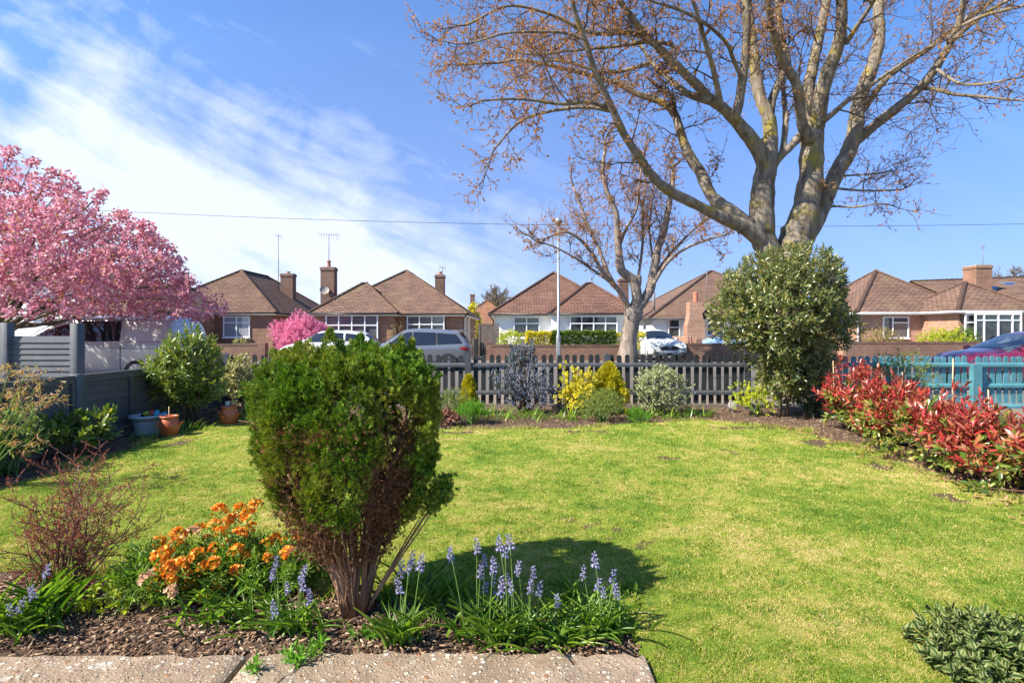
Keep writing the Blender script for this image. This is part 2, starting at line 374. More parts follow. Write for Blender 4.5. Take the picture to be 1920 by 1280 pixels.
M['stemred'] = barkmat('brown conifer stem', (.13,.065,.04), (.37,.21,.13), scale=14, zs=.3)
M['stemgreen'] = plain('green stem', (.12,.2,.04), .5); M['stembrown'] = plain('brown stem', (.13,.085,.055), .8); M['stemdark'] = plain('dark red stem', (.13,.06,.045), .7)
def soilmat():
    m, nt, out = newmat('soil'); T = NT(nt); p = T.pos()
    f = T.noise(p, 22, 8, .7); g = T.noise(p, 90, 4, .7)
    c = T.ramp(f, [(.3, (.045,.028,.02)), (.5, (.12,.075,.05)), (.7, (.25,.17,.12))]); c = T.mix(.5, c, T.ramp(g, [(.3, .5), (.7, 1.5)]), 'MULTIPLY')
    bsdf(T, out, c, .95, T.bump(T.math('ADD', f, T.math('MULTIPLY', g, .4)), 1., .03), 0, .2); return m
M['soil'] = soilmat()
def grasscols(T, p, r=None):
    n = T.noise(p, .9, 5, .62, .3); n2 = T.noise(p, 5, 5, .65); n3 = T.noise(p, 24, 4, .65)
    s = T.math('ADD', T.math('ADD', T.math('MULTIPLY', n, .62), T.math('MULTIPLY', n2, .5)), T.math('MULTIPLY', n3, .42)); s = T.math('SUBTRACT', s, .045)
    if r is not None: s = T.math('ADD', s, T.math('MULTIPLY', T.math('SUBTRACT', r, .5), .46))
    return T.ramp(s, [(.52, (.075,.15,.012)), (.63, (.155,.26,.022)), (.74, (.275,.335,.035)), (.82, (.43,.38,.09)), (.91, (.58,.47,.2))])
def lawnmat():
    m, nt, out = newmat('lawn'); T = NT(nt); p = T.pos()
    c = T.mix(.55, grasscols(T, p), T.ramp(T.noise(p, 70, 4, .7), [(.35, .45), (.7, 1.4)]), 'MULTIPLY')
    bsdf(T, out, c, .9, T.bump(T.noise(p, 90, 5, .75), .9, .03), 0, .2); return m
M['lawn'] = lawnmat()
def blademat():
    m, nt, out = newmat('grass blades'); T = NT(nt); g = T.n('ShaderNodeNewGeometry')
    c = grasscols(T, g.outputs['Position'], g.outputs['Random Per Island'])
    b = bsdf(T, None, c, .55, None, 0, .25); t = T.n('ShaderNodeBsdfTranslucent'); T.l(T.mix(1., c, (1.25,1.25,.6), 'MULTIPLY'), t.inputs[0])
    x = T.n('ShaderNodeMixShader'); x.inputs[0].default_value = .35; T.l(b.outputs[0], x.inputs[1]); T.l(t.outputs[0], x.inputs[2]); T.l(x.outputs[0], out.inputs[0]); return m
M['blade'] = blademat()
def patiomat():
    m, nt, out = newmat('exposed aggregate concrete'); T = NT(nt); p = T.pos()
    v = T.n('ShaderNodeTexVoronoi'); v.inputs['Scale'].default_value = 80; T.l(p, v.inputs['Vector'])
    v2 = T.n('ShaderNodeTexVoronoi'); v2.inputs['Scale'].default_value = 34; T.l(p, v2.inputs['Vector'])
    def stones(v, lo, hi):
        s = T.n('ShaderNodeSeparateXYZ'); T.l(v.outputs['Color'], s.inputs[0])
        c = T.ramp(s.outputs[0], [(0., (.34,.25,.17)), (.35, (.46,.33,.22)), (.55, (.38,.16,.07)), (.62, (.62,.55,.44)), (.85, (.75,.7,.6)), (1., (.25,.2,.17))], 'CONSTANT')
        f = T.ramp(v.outputs['Distance'], [(lo, 1.), (hi, 0.)]); pres = T.math('GREATER_THAN', s.outputs[1], .35); return c, T.math('MULTIPLY', f, pres)
    base = T.ramp(T.noise(p, 4, 6, .65), [(.3, (.24,.17,.115)), (.55, (.38,.28,.19)), (.72, (.52,.41,.3))])
    base = T.mix(T.ramp(T.noise(p, 9, 4, .6), [(.6, 0.), (.7, .75)]), base, (.62,.55,.45))
    base = T.mix(T.ramp(T.noise(p, 1.7, 6, .7, .5), [(.5, 0.), (.68, .65)]), base, (.13,.11,.075)); base = T.mix(T.ramp(T.noise(p, 5.5, 6, .75, .4), [(.62, 0.), (.7, .6)]), base, (.12,.14,.06))
    c1, f1 = stones(v, .3, .42); c2, f2 = stones(v2, .3, .38)
    c = T.mix(T.math('MULTIPLY', f1, .8), base, c1); c = T.mix(T.math('MULTIPLY', f2, .85), c, c2)
    c = T.mix(T.ramp(T.noise(p, 220, 3, .7), [(.3, .45), (.5, 0.)]), c, (.07,.05,.04))
    h = T.math('ADD', T.math('ADD', f1, T.math('MULTIPLY', f2, 1.3)), T.noise(p, 60, 5, .7))
    bsdf(T, out, c, .85, T.bump(h, .7, .008), 0, .3); return m
M['patio'] = patiomat()

# ================================================================== GROUND
def sheet(name, pts, z, mat, kind='structure', thick=None):
    p = PB()
    if thick: p.prism(pts, z-thick, z)
    else: p.poly([(x, y, z) for x, y in pts])
    return tag(p.build(name, mat), kind=kind)
sheet('ground', [(-600,-300),(600,-300),(600,900),(-600,900)], -.14, M['drive'])
sheet('road', [(-90,12.6),(90,12.6),(90,22.4),(-90,22.4)], -.11, M['asphalt'])
sheet('pavement', [(-90,9.95),(90,9.95),(90,12.47),(-90,12.47)], 0, M['paving'], thick=.13)
sheet('far_pavement', [(-90,22.53),(90,22.53),(90,25.4),(-90,25.4)], 0, M['paving'], thick=.13)
sheet('kerb', [(-90,12.475),(90,12.475),(90,12.6),(-90,12.6)], .012, M['kerb'], thick=.15)
sheet('far_kerb', [(-90,22.4),(90,22.4),(90,22.525),(-90,22.525)], .012, M['kerb'], thick=.15)
sheet('front_gardens', [(-90,25.42),(90,25.42),(90,70),(-90,70)], .004, M['drive'], thick=.13)
sheet('far_grass', [(-90,70.01),(90,70.01),(200,300),(-200,300)], .0, M['lawn'], thick=.13)
sheet('neighbour_driveway', [(-30,-2),(-5.36,-2),(-5.36,9.94),(-30,9.94)], .0, M['drive'], thick=.13)
sheet('neighbour_garden_path', [(5.4,-2),(30,-2),(30,9.94),(5.4,9.94)], .0, M['paving'], thick=.13)
sheet('soil_bed', [(-5.35,-2),(5.39,-2),(5.39,9.94),(-5.35,9.94)], .0, M['soil'], thick=.13)
def farb(x): return np.interp(x, [-5,-4.4,-3.5,-1,0,1,2.2,3.3,4.1], [7.3,8.1,8.3,7.55,7.6,7.75,8.2,8.3,7.5]) + .05*np.sin(x*5.1)
def nearb(x): return np.interp(x, [-4.2,-2.6,-1.6,-1.2,-.6,0,.4,.565,.60], [3.3,3.1,2.95,2.9,2.85,2.72,2.6,2.45,-1.]) + .02*np.sin(x*13)
def leftb(y): return np.interp(y, [3,5,7,8], [-4.55,-4.55,-4.6,-4.5]) + .05*np.sin(y*4)
def rightb(y): return np.interp(y, [0,4,5.5,7,8.2], [4.2,4.12,4.08,4.1,4.25]) + .05*np.sin(y*3.3)
def inlawn(x, y, m=0.): return (y > nearb(x)+m) & (y < farb(x)-m) & (x > leftb(y)+m) & (x < rightb(y)-m)
PT = [(1.05,7.45,.38,.13),(3.35,7.75,.5,.16),(3.85,6.7,.2,.3),(-.7,7.4,.35,.08),(-3.7,7.95,.4,.12),(3.8,5.5,.12,.25),(2.2,7.95,.4,.1),(1.75,5.9,.16,.07),(3.7,4.5,.12,.2),(-4.2,6.6,.12,.3)]
def bare_(x, y):
    w = .35*np.sin(x*17+y*5)+.3*np.sin(y*31-x*9)
    r = np.zeros(np.shape(x), bool)
    for cx, cy, rx, ry in PT: r |= (((x-cx)/rx)**2+((y-cy)/ry)**2) < .75+w
    return r
def lz(x, y): return .012 + .010*np.sin(x*1.7+.4)*np.sin(y*1.3) + .006*np.sin(x*5.1+y*3.7)
# lawn sheet: fine grid clipped to the lawn outline
gx = np.arange(-5, 4.6, .06); gy = np.arange(-1.6, 8.6, .06); X, Y = np.meshgrid(gx, gy, indexing='ij')
inside = inlawn(X, Y, -.0) & ~bare_(X, Y); Z = np.where(inside, lz(X, Y)+.01*RG.random(X.shape), -.02)
nx, ny = X.shape; idx = np.arange(nx*ny).reshape(nx, ny)
keep = inside[:-1, :-1] | inside[1:, :-1] | inside[:-1, 1:] | inside[1:, 1:]
q = np.stack([idx[:-1,:-1], idx[1:,:-1], idx[1:,1:], idx[:-1,1:]], -1)[keep]
o = link('lawn', mesh_np('lawn', np.stack([X, Y, Z], -1).reshape(-1, 3), q.ravel(), np.arange(len(q))*4, smooth=True), M['lawn']); tag(o, kind='structure')
# grass blades, denser towards the viewer
n = 900000
yb = 1/(RG.random(n)*(1/1.95-1/8.7)+1/8.7); xb = (RG.random(n)*2-1)*1.02*yb
k = inlawn(xb, yb, -.03) & (~bare_(xb, yb) | (RG.random(len(xb)) < .15)); xb, yb = xb[k], yb[k]
k = RG.random(len(xb)) < np.clip(.34+.5*(yb/4), 0, 1); xb, yb = xb[k], yb[k]; n = len(xb); print('blades', n)
lean = np.stack([RG.normal(size=n)*.75, RG.normal(size=n)*.75, .45+RG.random(n)], 1)
scatter('lawn_grass', ([(-.5,0,0),(.5,0,0),(0,1,.15)], [(0,1,2)]), np.stack([xb, yb, lz(xb, yb)], 1), lean, None,
        (.010+.015*RG.random(n))*np.clip(.75+yb/12, .8, 1.4), (.0022+.0018*RG.random(n))*np.clip(.6+yb/3.2, 1, 3.2), M['blade'])
tag(bpy.data.objects['lawn_grass'], 'short mown grass covering the garden lawn', 'grass', kind='stuff')
# longer untidy grass along the lawn edges
def edge_pts(n):
    t = RG.random(n); s = RG.integers(0, 4, n); x = np.where(s < 2, -4.5+8.6*t, 0); y = np.where(s >= 2, 2.8+5*t, 0)
    y = np.where(s == 0, nearb(x), np.where(s == 1, farb(x), y)); x = np.where(s == 2, leftb(y), np.where(s == 3, rightb(y), x))
    return x+RG.normal(size=n)*.05, y+RG.normal(size=n)*.05
xe, ye = edge_pts(34000); k = ye > 1.5; xe, ye = xe[k], ye[k]; n = len(xe)
clump = np.sin(xe*7.3)+np.sin(ye*6.1+xe*3) > -.2; xe, ye = xe[clump], ye[clump]; n = len(xe)
o = scatter('edge_grass', T_BLADE, np.stack([xe, ye, 0*xe], 1), np.stack([RG.normal(size=n)*.5, RG.normal(size=n)*.5, np.ones(n)], 1), None, .035+.05*RG.random(n), .004+.003*RG.random(n), M['blade'])
tag(o, 'longer untidy grass tufts along the lawn edge', 'grass', kind='stuff')
nt_ = 170; tx = RG.uniform(-4.4, 4, nt_); ty = 1/(RG.random(nt_)*(1/2.3-1/8)+1/8); kk = inlawn(tx, ty, .1); tx, ty = tx[kk], ty[kk]; ii = np.repeat(np.arange(len(tx)), 46); n = len(ii); ra_ = RG.normal(size=(n,2))*.028
M['tuft'] = leafmat('darker grass tuft', [(.05,.13,.015),(.08,.18,.02),(.13,.22,.025)], .35, .5)
o = scatter('grass_tufts', T_BLADE, np.stack([tx[ii]+ra_[:,0], ty[ii]+ra_[:,1], .01+0*ra_[:,0]], 1), np.stack([ra_[:,0]*22, ra_[:,1]*22, .6+0*ra_[:,0]], 1)+.3*RG.normal(size=(n,3)), None, .022+.022*RG.random(n), .0035, M['tuft']); tag(o, 'darker green grass and clover tufts scattered over the lawn', 'grass', kind='stuff')
# bark mulch and dry leaves on the beds
def beds(n):
    x = RG.uniform(-5.2, 5.3, n); y = RG.uniform(2.2, 9.9, n); w = ~inlawn(x, y, .02) & ~((x < .62) & (y < 2.3)); return x[w], y[w]
xs, ys = beds(42000); xn = RG.uniform(-3.2, .6, 6000); yn = 2.29+RG.random(6000)*.75; w = ~inlawn(xn, yn, -.03); xs = np.concatenate([xs, xn[w]]); ys = np.concatenate([ys, yn[w]]); n = len(xs)
M['chip'] = leafmat('bark chip', [(.04,.024,.016),(.13,.075,.045),(.24,.14,.085),(.08,.046,.03),(.40,.27,.17),(.16,.10,.07),(.5,.4,.28)], 0., .9, .1)
o = scatter('bark_mulch', T_CHIP, np.stack([xs, ys, .002+.012*RG.random(n)], 1), np.stack([RG.normal(size=n), RG.normal(size=n), RG.normal(size=n)*.25], 1), np.stack([RG.normal(size=n)*.3, RG.normal(size=n)*.3, np.ones(n)], 1), .012+.034*RG.random(n)**1.3, .004+.009*RG.random(n)**2, M['chip'], H=.015)
tag(o, 'brown bark mulch and dry leaf litter on the flower beds', 'mulch', kind='stuff')
# patio slabs
def wavy(x0, x1, y0, y1, seed, n=40, amp=.011):
    r = np.random.default_rng(seed); top = [(x1-(x1-x0)*i/n, y1+amp*r.normal()*(0 < i < n)) for i in range(n+1)]
    return [(x0, y0), (x1, y0)]+top
for i, pts in enumerate([wavy(-4.2, -1.118, -1.5, 2.245, 1), wavy(-1.10, .56, -1.5, 2.262, 3)]):
    p = PB(); p.prism(pts, -.12, .04); o = p.build('patio', M['patio'], bevel=.006); tag(o, kind='structure')
# crack: a darker sliver in the slab surface where the concrete has split, filled with soil
cr = np.array([(-.80,2.262),(-.815,2.22),(-.83,2.19),(-.865,2.165),(-.87,2.13),(-.90,2.1),(-.91,2.06),(-.95,2.02),(-.96,1.9),(-1.0,1.6)])
p = PB()
for a, b in zip(cr[:-1], cr[1:]): p.poly([(a[0]-.004,a[1],.0415),(b[0]-.005,b[1],.0415),(b[0]+.004,b[1],.0415),(a[0]+.004,a[1],.0415)])
p.build('crack_soil', M['soil']); tag(bpy.data.objects['crack_soil'], kind='structure')

# ================================================================== HOUSES
def window(parent, p0, u, w, h, cols, rows=None, glass='glass', cw=None, proud=.03):
    """p0: bottom-left on the wall, u: rightwards unit vector seen from outside, cols: list of width fractions; rows: transom heights (fraction) per column"""
    u = np.array(u, float); up = np.array([0, 0, 1.]); nrm = np.cross(u, up); p0 = np.array(p0, float)
    Mx = lambda p: tuple(p0+u*p[0]+up*p[2]-nrm*(-1)*p[1])       # y axis = outward
    f = PB(); t = .055; d0, d1 = .0, proud+.03
    def bar(a, b, c, d, e=d1): f.box(a, b, d0, e, c, d, M=Mx)
    bar(-.03, w+.03, -.06, 0, d1+.06)
    bar(0, w, 0, t); bar(0, w, h-t, h); bar(0, t, t, h-t); bar(w-t, w, t, h-t)
    xs = np.cumsum([0]+list(cols))/sum(cols)*w
    for x in xs[1:-1]: bar(x-t/2, x+t/2, t, h-t)
    for i in range(len(cols)):
        r = rows[i] if rows else None
        if r: bar(xs[i]+t/2, xs[i+1]-t/2, h*r-t/2, h*r+t/2, d1-.003)
    wf = f.build('window', M['upvc'], parent)
    g = PB(); g.box(t*.5, w-t*.5, .002, proud*.5, t*.5, h-t*.5, M=Mx); g.build('pane', M[glass], wf)
    return wf
def ridge(parent, lines, mat):
    Os, Ds, Ns = [], [], []
    for a, b in lines:
        a, b = np.array(a, float), np.array(b, float); L = np.linalg.norm(b-a); k = max(1, int(L/.3)); d = (b-a)/L
        for i in range(k): Os.append(a+d*L*i/k); Ds.append(d+np.array([0, 0, .07])); Ns.append([0, 0, 1])
    T_R = ([(math.cos(t)*.5, y, math.sin(t)*.45-.12) for y in (0, 1) for t in np.linspace(0, math.pi, 6)], [(i, i+1, 7+i, 6+i) for i in range(5)]+[(0,1,2,3,4,5),(6,7,8,9,10,11)])
    return scatter('ridge_tiles', T_R, Os, Ds, Ns, .33, .24, mat, parent, H=.17)
def hip(p, x0, x1, y0, y1, ze, A, B, m=0):
    c = [(x0,y0,ze),(x1,y0,ze),(x1,y1,ze),(x0,y1,ze)]
    if abs(A[0]-B[0]) < 1e-6 and abs(A[1]-B[1]) < 1e-6:
        for i in range(4): p.poly([c[i], c[(i+1) % 4], A], m)
        return [(c[0],A),(c[1],A),(c[2],A),(c[3],A)]
    if abs(A[0]-B[0]) < abs(A[1]-B[1]):                       # ridge runs back
        p.poly([c[0],c[1],A],m); p.poly([c[1],c[2],B,A],m); p.poly([c[2],c[3],B],m); p.poly([c[3],c[0],A,B],m)
        return [(c[0],A),(c[1],A),(A,B),(c[2],B),(c[3],B)]
    p.poly([c[0],c[1],B,A],m); p.poly([c[1],c[2],B],m); p.poly([c[2],c[3],A,B],m); p.poly([c[3],c[0],A],m)
    return [(c[0],A),(c[1],B),(A,B),(c[2],B),(c[3],A)]
def eaves(parent, rects, ze, mat='cream', gut='gutter'):
    f = PB(); g = []
    for i, (x0, x1, y0, y1) in enumerate(rects):
        e = .003*i
        f.box(x0+.03, x1-.03, y0+.03, y1-.03, ze-.15-e, ze-.03-e)
        c = [(x0-.03,y0-.03,ze-.06-e),(x1+.03,y0-.03,ze-.06-e),(x1+.03,y1,ze-.06-e)]
        g.append((c, [.05]*3, 6)); g.append(([(x0-.03,y1,ze-.06-e),(x0-.03,y0-.03,ze-.06-e)], [.05]*2, 6))
    f.build('fascia', M[mat], parent); tubes('gutter', g, M[gut], parent)
def house(name, label, loc, walls, roofs, ze, wallmat, tilemat, ov=.32, fascia='cream', gut='gutter', group='bungalows across the road'):
    """walls: list of (x0,x1,y0,y1); roofs: (x0,x1,y0,y1,zr) hip roofs, ridge along the longer side"""
    h = empty(name, loc, label, 'house', group); L = np.array(loc)
    p = PB()
    for i, (x0, x1, y0, y1) in enumerate(walls): p.box(x0-L[0], x1-L[0], y0-L[1], y1-L[1], 0, ze-.1-.004*i)
    p.build('wall', M[wallmat], h)
    p = PB(); lines = []; er = []
    for (x0, x1, y0, y1, zr) in roofs:
        x0 -= ov+L[0]; x1 += ov-L[0]; y0 -= ov+L[1]; y1 += ov-L[1]; w, d = x1-x0, y1-y0; s = min(w, d)/2
        if d > w: A = (x0+s, y0+s, zr); B = (x0+s, y1-s, zr)
        else: A = (x0+s, y0+s, zr); B = (x1-s, y0+s, zr)
        if abs(d-w) < .1: A = B = ((x0+x1)/2, (y0+y1)/2, zr)
        lines += hip(p, x0, x1, y0, y1, ze, A, B); er.append((x0, x1, y0, y1))
    r = p.build('roof', M[tilemat], h); ridge(r, lines, M[tilemat]); eaves(h, er, ze, fascia, gut)
    return h, r
def chimney(parent, P, x, y, w, d, z0, z1, pots=1, potz=.45, mat='chimbrick', flare=True, ant=None):
    L = np.array(P); q = PB(); x -= L[0]; y -= L[1]
    q.box(x-w/2, x+w/2, y-d/2, y+d/2, z0, z1-.22)
    q.box(x-w/2-.035, x+w/2+.035, y-d/2-.035, y+d/2+.035, z1-.22, z1-.06)
    c = q.build('chimney', M[mat], parent)
    q = PB(); q.box(x-w/2, x+w/2, y-d/2, y+d/2, z1-.06, z1); q.build('chimney_cap', M['flaunch'], c)
    for i in range(pots):
        px = x+(i-(pots-1)/2)*.3
        lathe('chimney_pot', [(.12,z1-.01),(.13,z1+.05),(.105,z1+.12),(.10,z1+potz*.75),(.13,z1+potz*.85),(.125,z1+potz),(.09,z1+potz),(.085,z1+potz-.1)], M['chimpot'], c, 12, (px, y, 0))
    return c
def antenna(name, loc, h, label, boom=.9, arms=7, parent_z=None, ang=0):
    e = empty(name, loc, label, 'aerial', 'television aerials on the rooftops')
    tubes('mast', [([(0,0,0),(0,0,h)], [.022,.022], 6)], M['lead'], e)
    p = [([(-boom/2,0,h-.06),(boom/2,0,h-.06)], [.012,.012], 4)]
    for i in range(arms):
        x = -boom/2+boom*i/(arms-1); l = .16+.02*i; p.append(([(x,-l*.3,h-.06-l),(x,l*.3,h-.06+l)], [.008,.008], 4))
    a = tubes('antenna', p, M['lead'], e); a.rotation_euler = (0, 0, ang); return e
# --- house 1: brick bungalow, far left (seen from its right)
P1 = (-17.7, 36.6, 0)
h1, r1 = house('bungalow', 'brown-roofed brick bungalow left of the tall chimney, behind the pink cherry', P1,
    [(-21.4,-13.9,31.0,42.2)], [(-21.4,-13.9,31.0,42.2,5.4)], 2.52, 'brick', 'tilemoss')
L = P1
window(h1, (atx(419,31)-L[0], 31-L[1], 1.08), (1,0,0), 1.55, 1.22, [1,1], [.7,.7], 'glassnet')
chimney(r1, P1, -15.6, 37.2, .85, .6, 3.6, 5.45, 1, .15)
q = PB(); q.box(-22-L[0], -17.25-L[0], 27.9-L[1], 31-L[1]-.01, 0, 2.35); q.build('wall', M['brick'], h1)
q = PB(); ln = hip(q, -22.3-L[0], -16.95-L[0], 27.6-L[1], 33-L[1], 2.45, (-19.6-L[0],30.3-L[1],4.05), (-19.6-L[0],32.9-L[1],4.05)); w1 = q.build('roof', M['tile'], h1); ridge(w1, ln, M['tile'])
antenna('rooftop_aerial', (-15.9, 36.3, 4.2), 3.8, 'tall thin aerial mast on the mossy roof of the far left bungalow', .5, 5, ang=1.1)
# --- house 2
P2 = (-7, 36, 0)
h2, r2 = house('bungalow', 'brick bungalow with white bay windows and a tall chimney at its left end', P2,
    [(-11.0,-2.85,30.8,41.5),(-11.0,-6.65,29.8,30.8)], [(-11.0,-2.85,30.8,41.5,5.4),(-11.0,-6.65,29.8,33.9,4.3)], 2.45, 'brick', 'tile')
L = P2; yb = 29.75-L[1]
window(h2, (atx(612,29.75)-L[0], yb, .85), (1,0,0), 2.9, 1.48, [1,1,1,1], [.62]*4, 'glassblind', proud=.12)
window(h2, (atx(764,30.8)-L[0], 30.75-L[1], .85), (1,0,0), 2.15, 1.48, [1,1,1], [.66]*3, 'glassblind', proud=.12)
window(h2, (-2.85-L[0], 31.6-L[1], .9), (0,1,0), 1.2, 1.35, [1,1], None, 'glass')
window(h2, (-2.85-L[0], 34.2-L[1], .9), (0,1,0), 1.2, 1.35, [1,1], None, 'glass')
chimney(r2, P2, -11.5, 33.5, .85, .6, 0, 5.45, 1, .42)
chimney(r2, P2, -4.85, 36, .6, .6, 3.2, 5.25, 1, .2)
dd = empty('satellite_dish', (-11.62, 33.05, 3.95), 'pale satellite dish on the side of the tall left chimney', 'satellite dish')
lathe('dish', [(.001,.0),(.15,.02),(.27,.07),(.28,.08)], M['flaunch'], dd, 16).rotation_euler = (math.radians(65), 0, .3)
tubes('arm', [([(0,.15,-.1),(0,-.05,-.05),(0,-.3,.05)], [.015]*3, 5)], M['lead'], dd)
antenna('rooftop_aerial', (-11.5, 33.5, 5.8), 1.75, 'television aerial on the tall left chimney', 1.2, 9, ang=.2)
antenna('rooftop_aerial', (-4.7, 36, 5.3), .5, 'small aerial on the right chimney of the bay-windowed brick bungalow', .5, 5, ang=.7)
tubes('downpipe', [([(-2.62-L[0],30.45-L[1],2.38),(-2.8-L[0],30.7-L[1],2.1),(-2.8-L[0],30.72-L[1],.1)], [.04]*3, 6)], M['gutter'], h2)
# --- house 3: white
P3 = (2.65, 36, 0)
h3, r3 = house('bungalow', 'white rendered bungalow behind the clipped hedge and lamp post', P3,
    [(-1.0,6.4,30.8,41),(2.35,6.85,29.8,30.8)], [(-1.0,6.4,30.8,41,5.25),(2.35,6.85,29.8,34.0,4.3)], 2.45, 'render', 'tilered')
L = P3
window(h3, (atx(963,30.8)-L[0], 30.75-L[1], 1.05), (1,0,0), 1.5, 1.22, [1,1], [.68]*2, 'glass')
window(h3, (atx(1068,29.75)-L[0], 29.75-L[1], 1.2), (1,0,0), 2.65, 1.08, [1,1,1,1], [.62]*4, 'glass', proud=.1)
chimney(r3, P3, 7.4, 35.5, .6, .6, 0, 4.95, 1, .35)
tubes('downpipe', [([(-1.33-L[0],30.5-L[1],2.38),(-1.07-L[0],30.72-L[1],2.05),(-1.07-L[0],30.74-L[1],.1)], [.045]*3, 6)], M['gutter'], h3)
q = PB(); q.box(2.2-L[0], 2.5-L[0], 29.6-L[1], 29.79-L[1], 0, 2.28); q.build('pillar', M['render'], h3)
# --- house 4: white with brick stack, behind the big evergreen
P4 = (15, 40, 0)
h4, r4 = house('bungalow', 'white bungalow half hidden behind the big evergreen, brick chimney stack in front', P4,
    [(9.0,21,34.2,46)], [(9.0,21,34.2,46,5.95),(11.8,14.6,32.6,35.4,3.75)], 2.3, 'render', 'tile')
L = P4; q = PB(); q.box(12.0-L[0], 14.4-L[0], 32.8-L[1], 34.19-L[1], 0, 2.2); q.build('wall', M['render'], h4)
window(h4, (atx(1252,34.2)-L[0], 34.15-L[1], .6), (1,0,0), .75, 1.6, [1], [.68], 'glass')
window(h4, (atx(1325,32.7)-L[0], 32.75-L[1], 1.2), (1,0,0), .8, 1.0, [1,1], None, 'glass')
q = PB(); q.box(atx(1284,34.2)-L[0], atx(1296,34.2)-L[0], 34.05-L[1], 34.18-L[1], .1, 2.15); q.build('door', M['upvc'], h4)
q = PB(); cx = atx(1303, 32)-L[0]; yy_ = 32-L[1]
q.box(cx-.45, cx+.6, yy_, yy_+.75, 0, 1.75); q.poly([(cx-.45,yy_,1.75),(cx+.6,yy_,1.75),(cx+.45,yy_,2.45),(cx-.3,yy_,2.45)]); q.poly([(cx+.6,yy_,1.75),(cx+.6,yy_+.75,1.75),(cx+.45,yy_+.7,2.45),(cx+.45,yy_,2.45)])
q.poly([(cx-.45,yy_+.75,1.75),(cx-.45,yy_,1.75),(cx-.3,yy_,2.45),(cx-.3,yy_+.7,2.45)])
q.box(cx-.3, cx+.45, yy_+.02, yy_+.7, 2.452, 3.2); st = q.build('chimney', M['brick2'], h4)
lathe('chimney_pot', [(.16,3.19),(.15,3.3),(.13,3.34),(.17,3.45),(.13,3.5),(.15,3.65),(.12,3.7),(.15,3.8),(.11,3.8)], M['chimpot'], st, 14, (cx+.15, yy_+.35, 0))
tubes('flue', [([(atx(1226,36)-L[0],36-L[1],2.6),(atx(1226,36)-L[0],36-L[1],4.1)], [.09,.09], 8)], M['lead'], h4)
antenna('rooftop_aerial', (12.9, 35.3, 3.4), 2.1, 'thin aerial above the chimney stack of the half hidden white bungalow', .7, 3, ang=0)
# garage with white door
g = empty('garage', (8.6, 39.5, 0), 'low brick garage with a wide white door behind the small white car', 'garage')
q = PB(); q.box(-1.9, 1.9, 0, 5, 0, 2.45); q.build('wall', M['brick'], g)
q = PB(); q.box(-1.5, 1.35, -.05, -.005, .05, 2.05); q.build('door', M['render'], g, bevel=.01)
q = PB(); q.box(-1.6, 1.5, -.09, -.01, 2.06, 2.16); q.build('lintel', M['upvc'], g)
# --- house 5: right
P5 = (24, 33, 0)
h5 = empty('bungalow', P5, 'large brick bungalow on the right with white gutters and a wide bay window', 'house', 'bungalows across the road'); L = np.array(P5)
q = PB(); q.box(19.5-L[0], 26.0-L[0], 30.0-L[1], 36.5-L[1], 0, 2.38); q.box(23.05-L[0], 27.1-L[0], 27.5-L[1], 30.0-L[1], 0, 2.376); q.box(27.1-L[0], 40-L[0], 29.2-L[1], 38-L[1], 0, 2.372)
q.build('wall', M['brick2'], h5)
q = PB(); ln = hip(q, 19.15-L[0], 26.0-L[0], 29.65-L[1], 36.5-L[1], 2.5, (22.55-L[0],33.05-L[1],5.2), (22.55-L[0],33.05-L[1],5.2))
ln += hip(q, 22.7-L[0], 27.45-L[0], 27.15-L[1], 31.9-L[1], 2.5, (25.07-L[0],29.5-L[1],4.15), (25.07-L[0],29.5-L[1],4.15))
ra = (26.4-L[0],35.3-L[1],4.75); rb = (40-L[0],33.0-L[1],5.1)
q.poly([(25.5-L[0],28.9-L[1],2.5),(41-L[0],28.7-L[1],2.5),rb,ra]); q.poly([ra, rb, (41-L[0],39-L[1],2.4),(23-L[0],39.5-L[1],2.4)]); ln.append((ra, rb))
r5 = q.build('roof', M['tile'], h5); ridge(r5, ln, M['tile']); eaves(h5, [(19.15-L[0],26-L[0],29.65-L[1],36.5-L[1]),(22.7-L[0],27.45-L[0],27.15-L[1],31.9-L[1]),(26-L[0],41-L[0],28.85-L[1],36-L[1])], 2.5, 'upvc', 'upvc')
window(h5, (atx(1655,30)-L[0], 30-L[1], 1.05), (1,0,0), 1.45, 1.2, [.6,1], [None,.72], 'glassblind')
window(h5, (atx(1800,27.5)-L[0], 27.5-L[1]-.25, .8), (1,0,0), .6, 1.5, [1], [.72], 'glass', proud=.05)
window(h5, (atx(1822,27.2)-L[0], 27.5-L[1]-.45, .8), (1,0,0), 2.35, 1.52, [.7,1.1,1.1,.7], [.78]*4, 'glass', proud=.05)
q = PB(); q.box(atx(1799,27.5)-L[0], 25.85-L[0]+.05, -5.95, -5.51, .0, .72); q.build('bay_wall', M['brick'], h5)
q = PB(); q.box(atx(1799,27.5)-L[0], 25.9-L[0], -5.93, -5.51, 2.33, 2.4); q.build('bay_head', M['upvc'], h5)
chimney(r5, P5, 28.1, 32.2, .95, .95, 3.4, 5.4, 0, 0, 'brick')
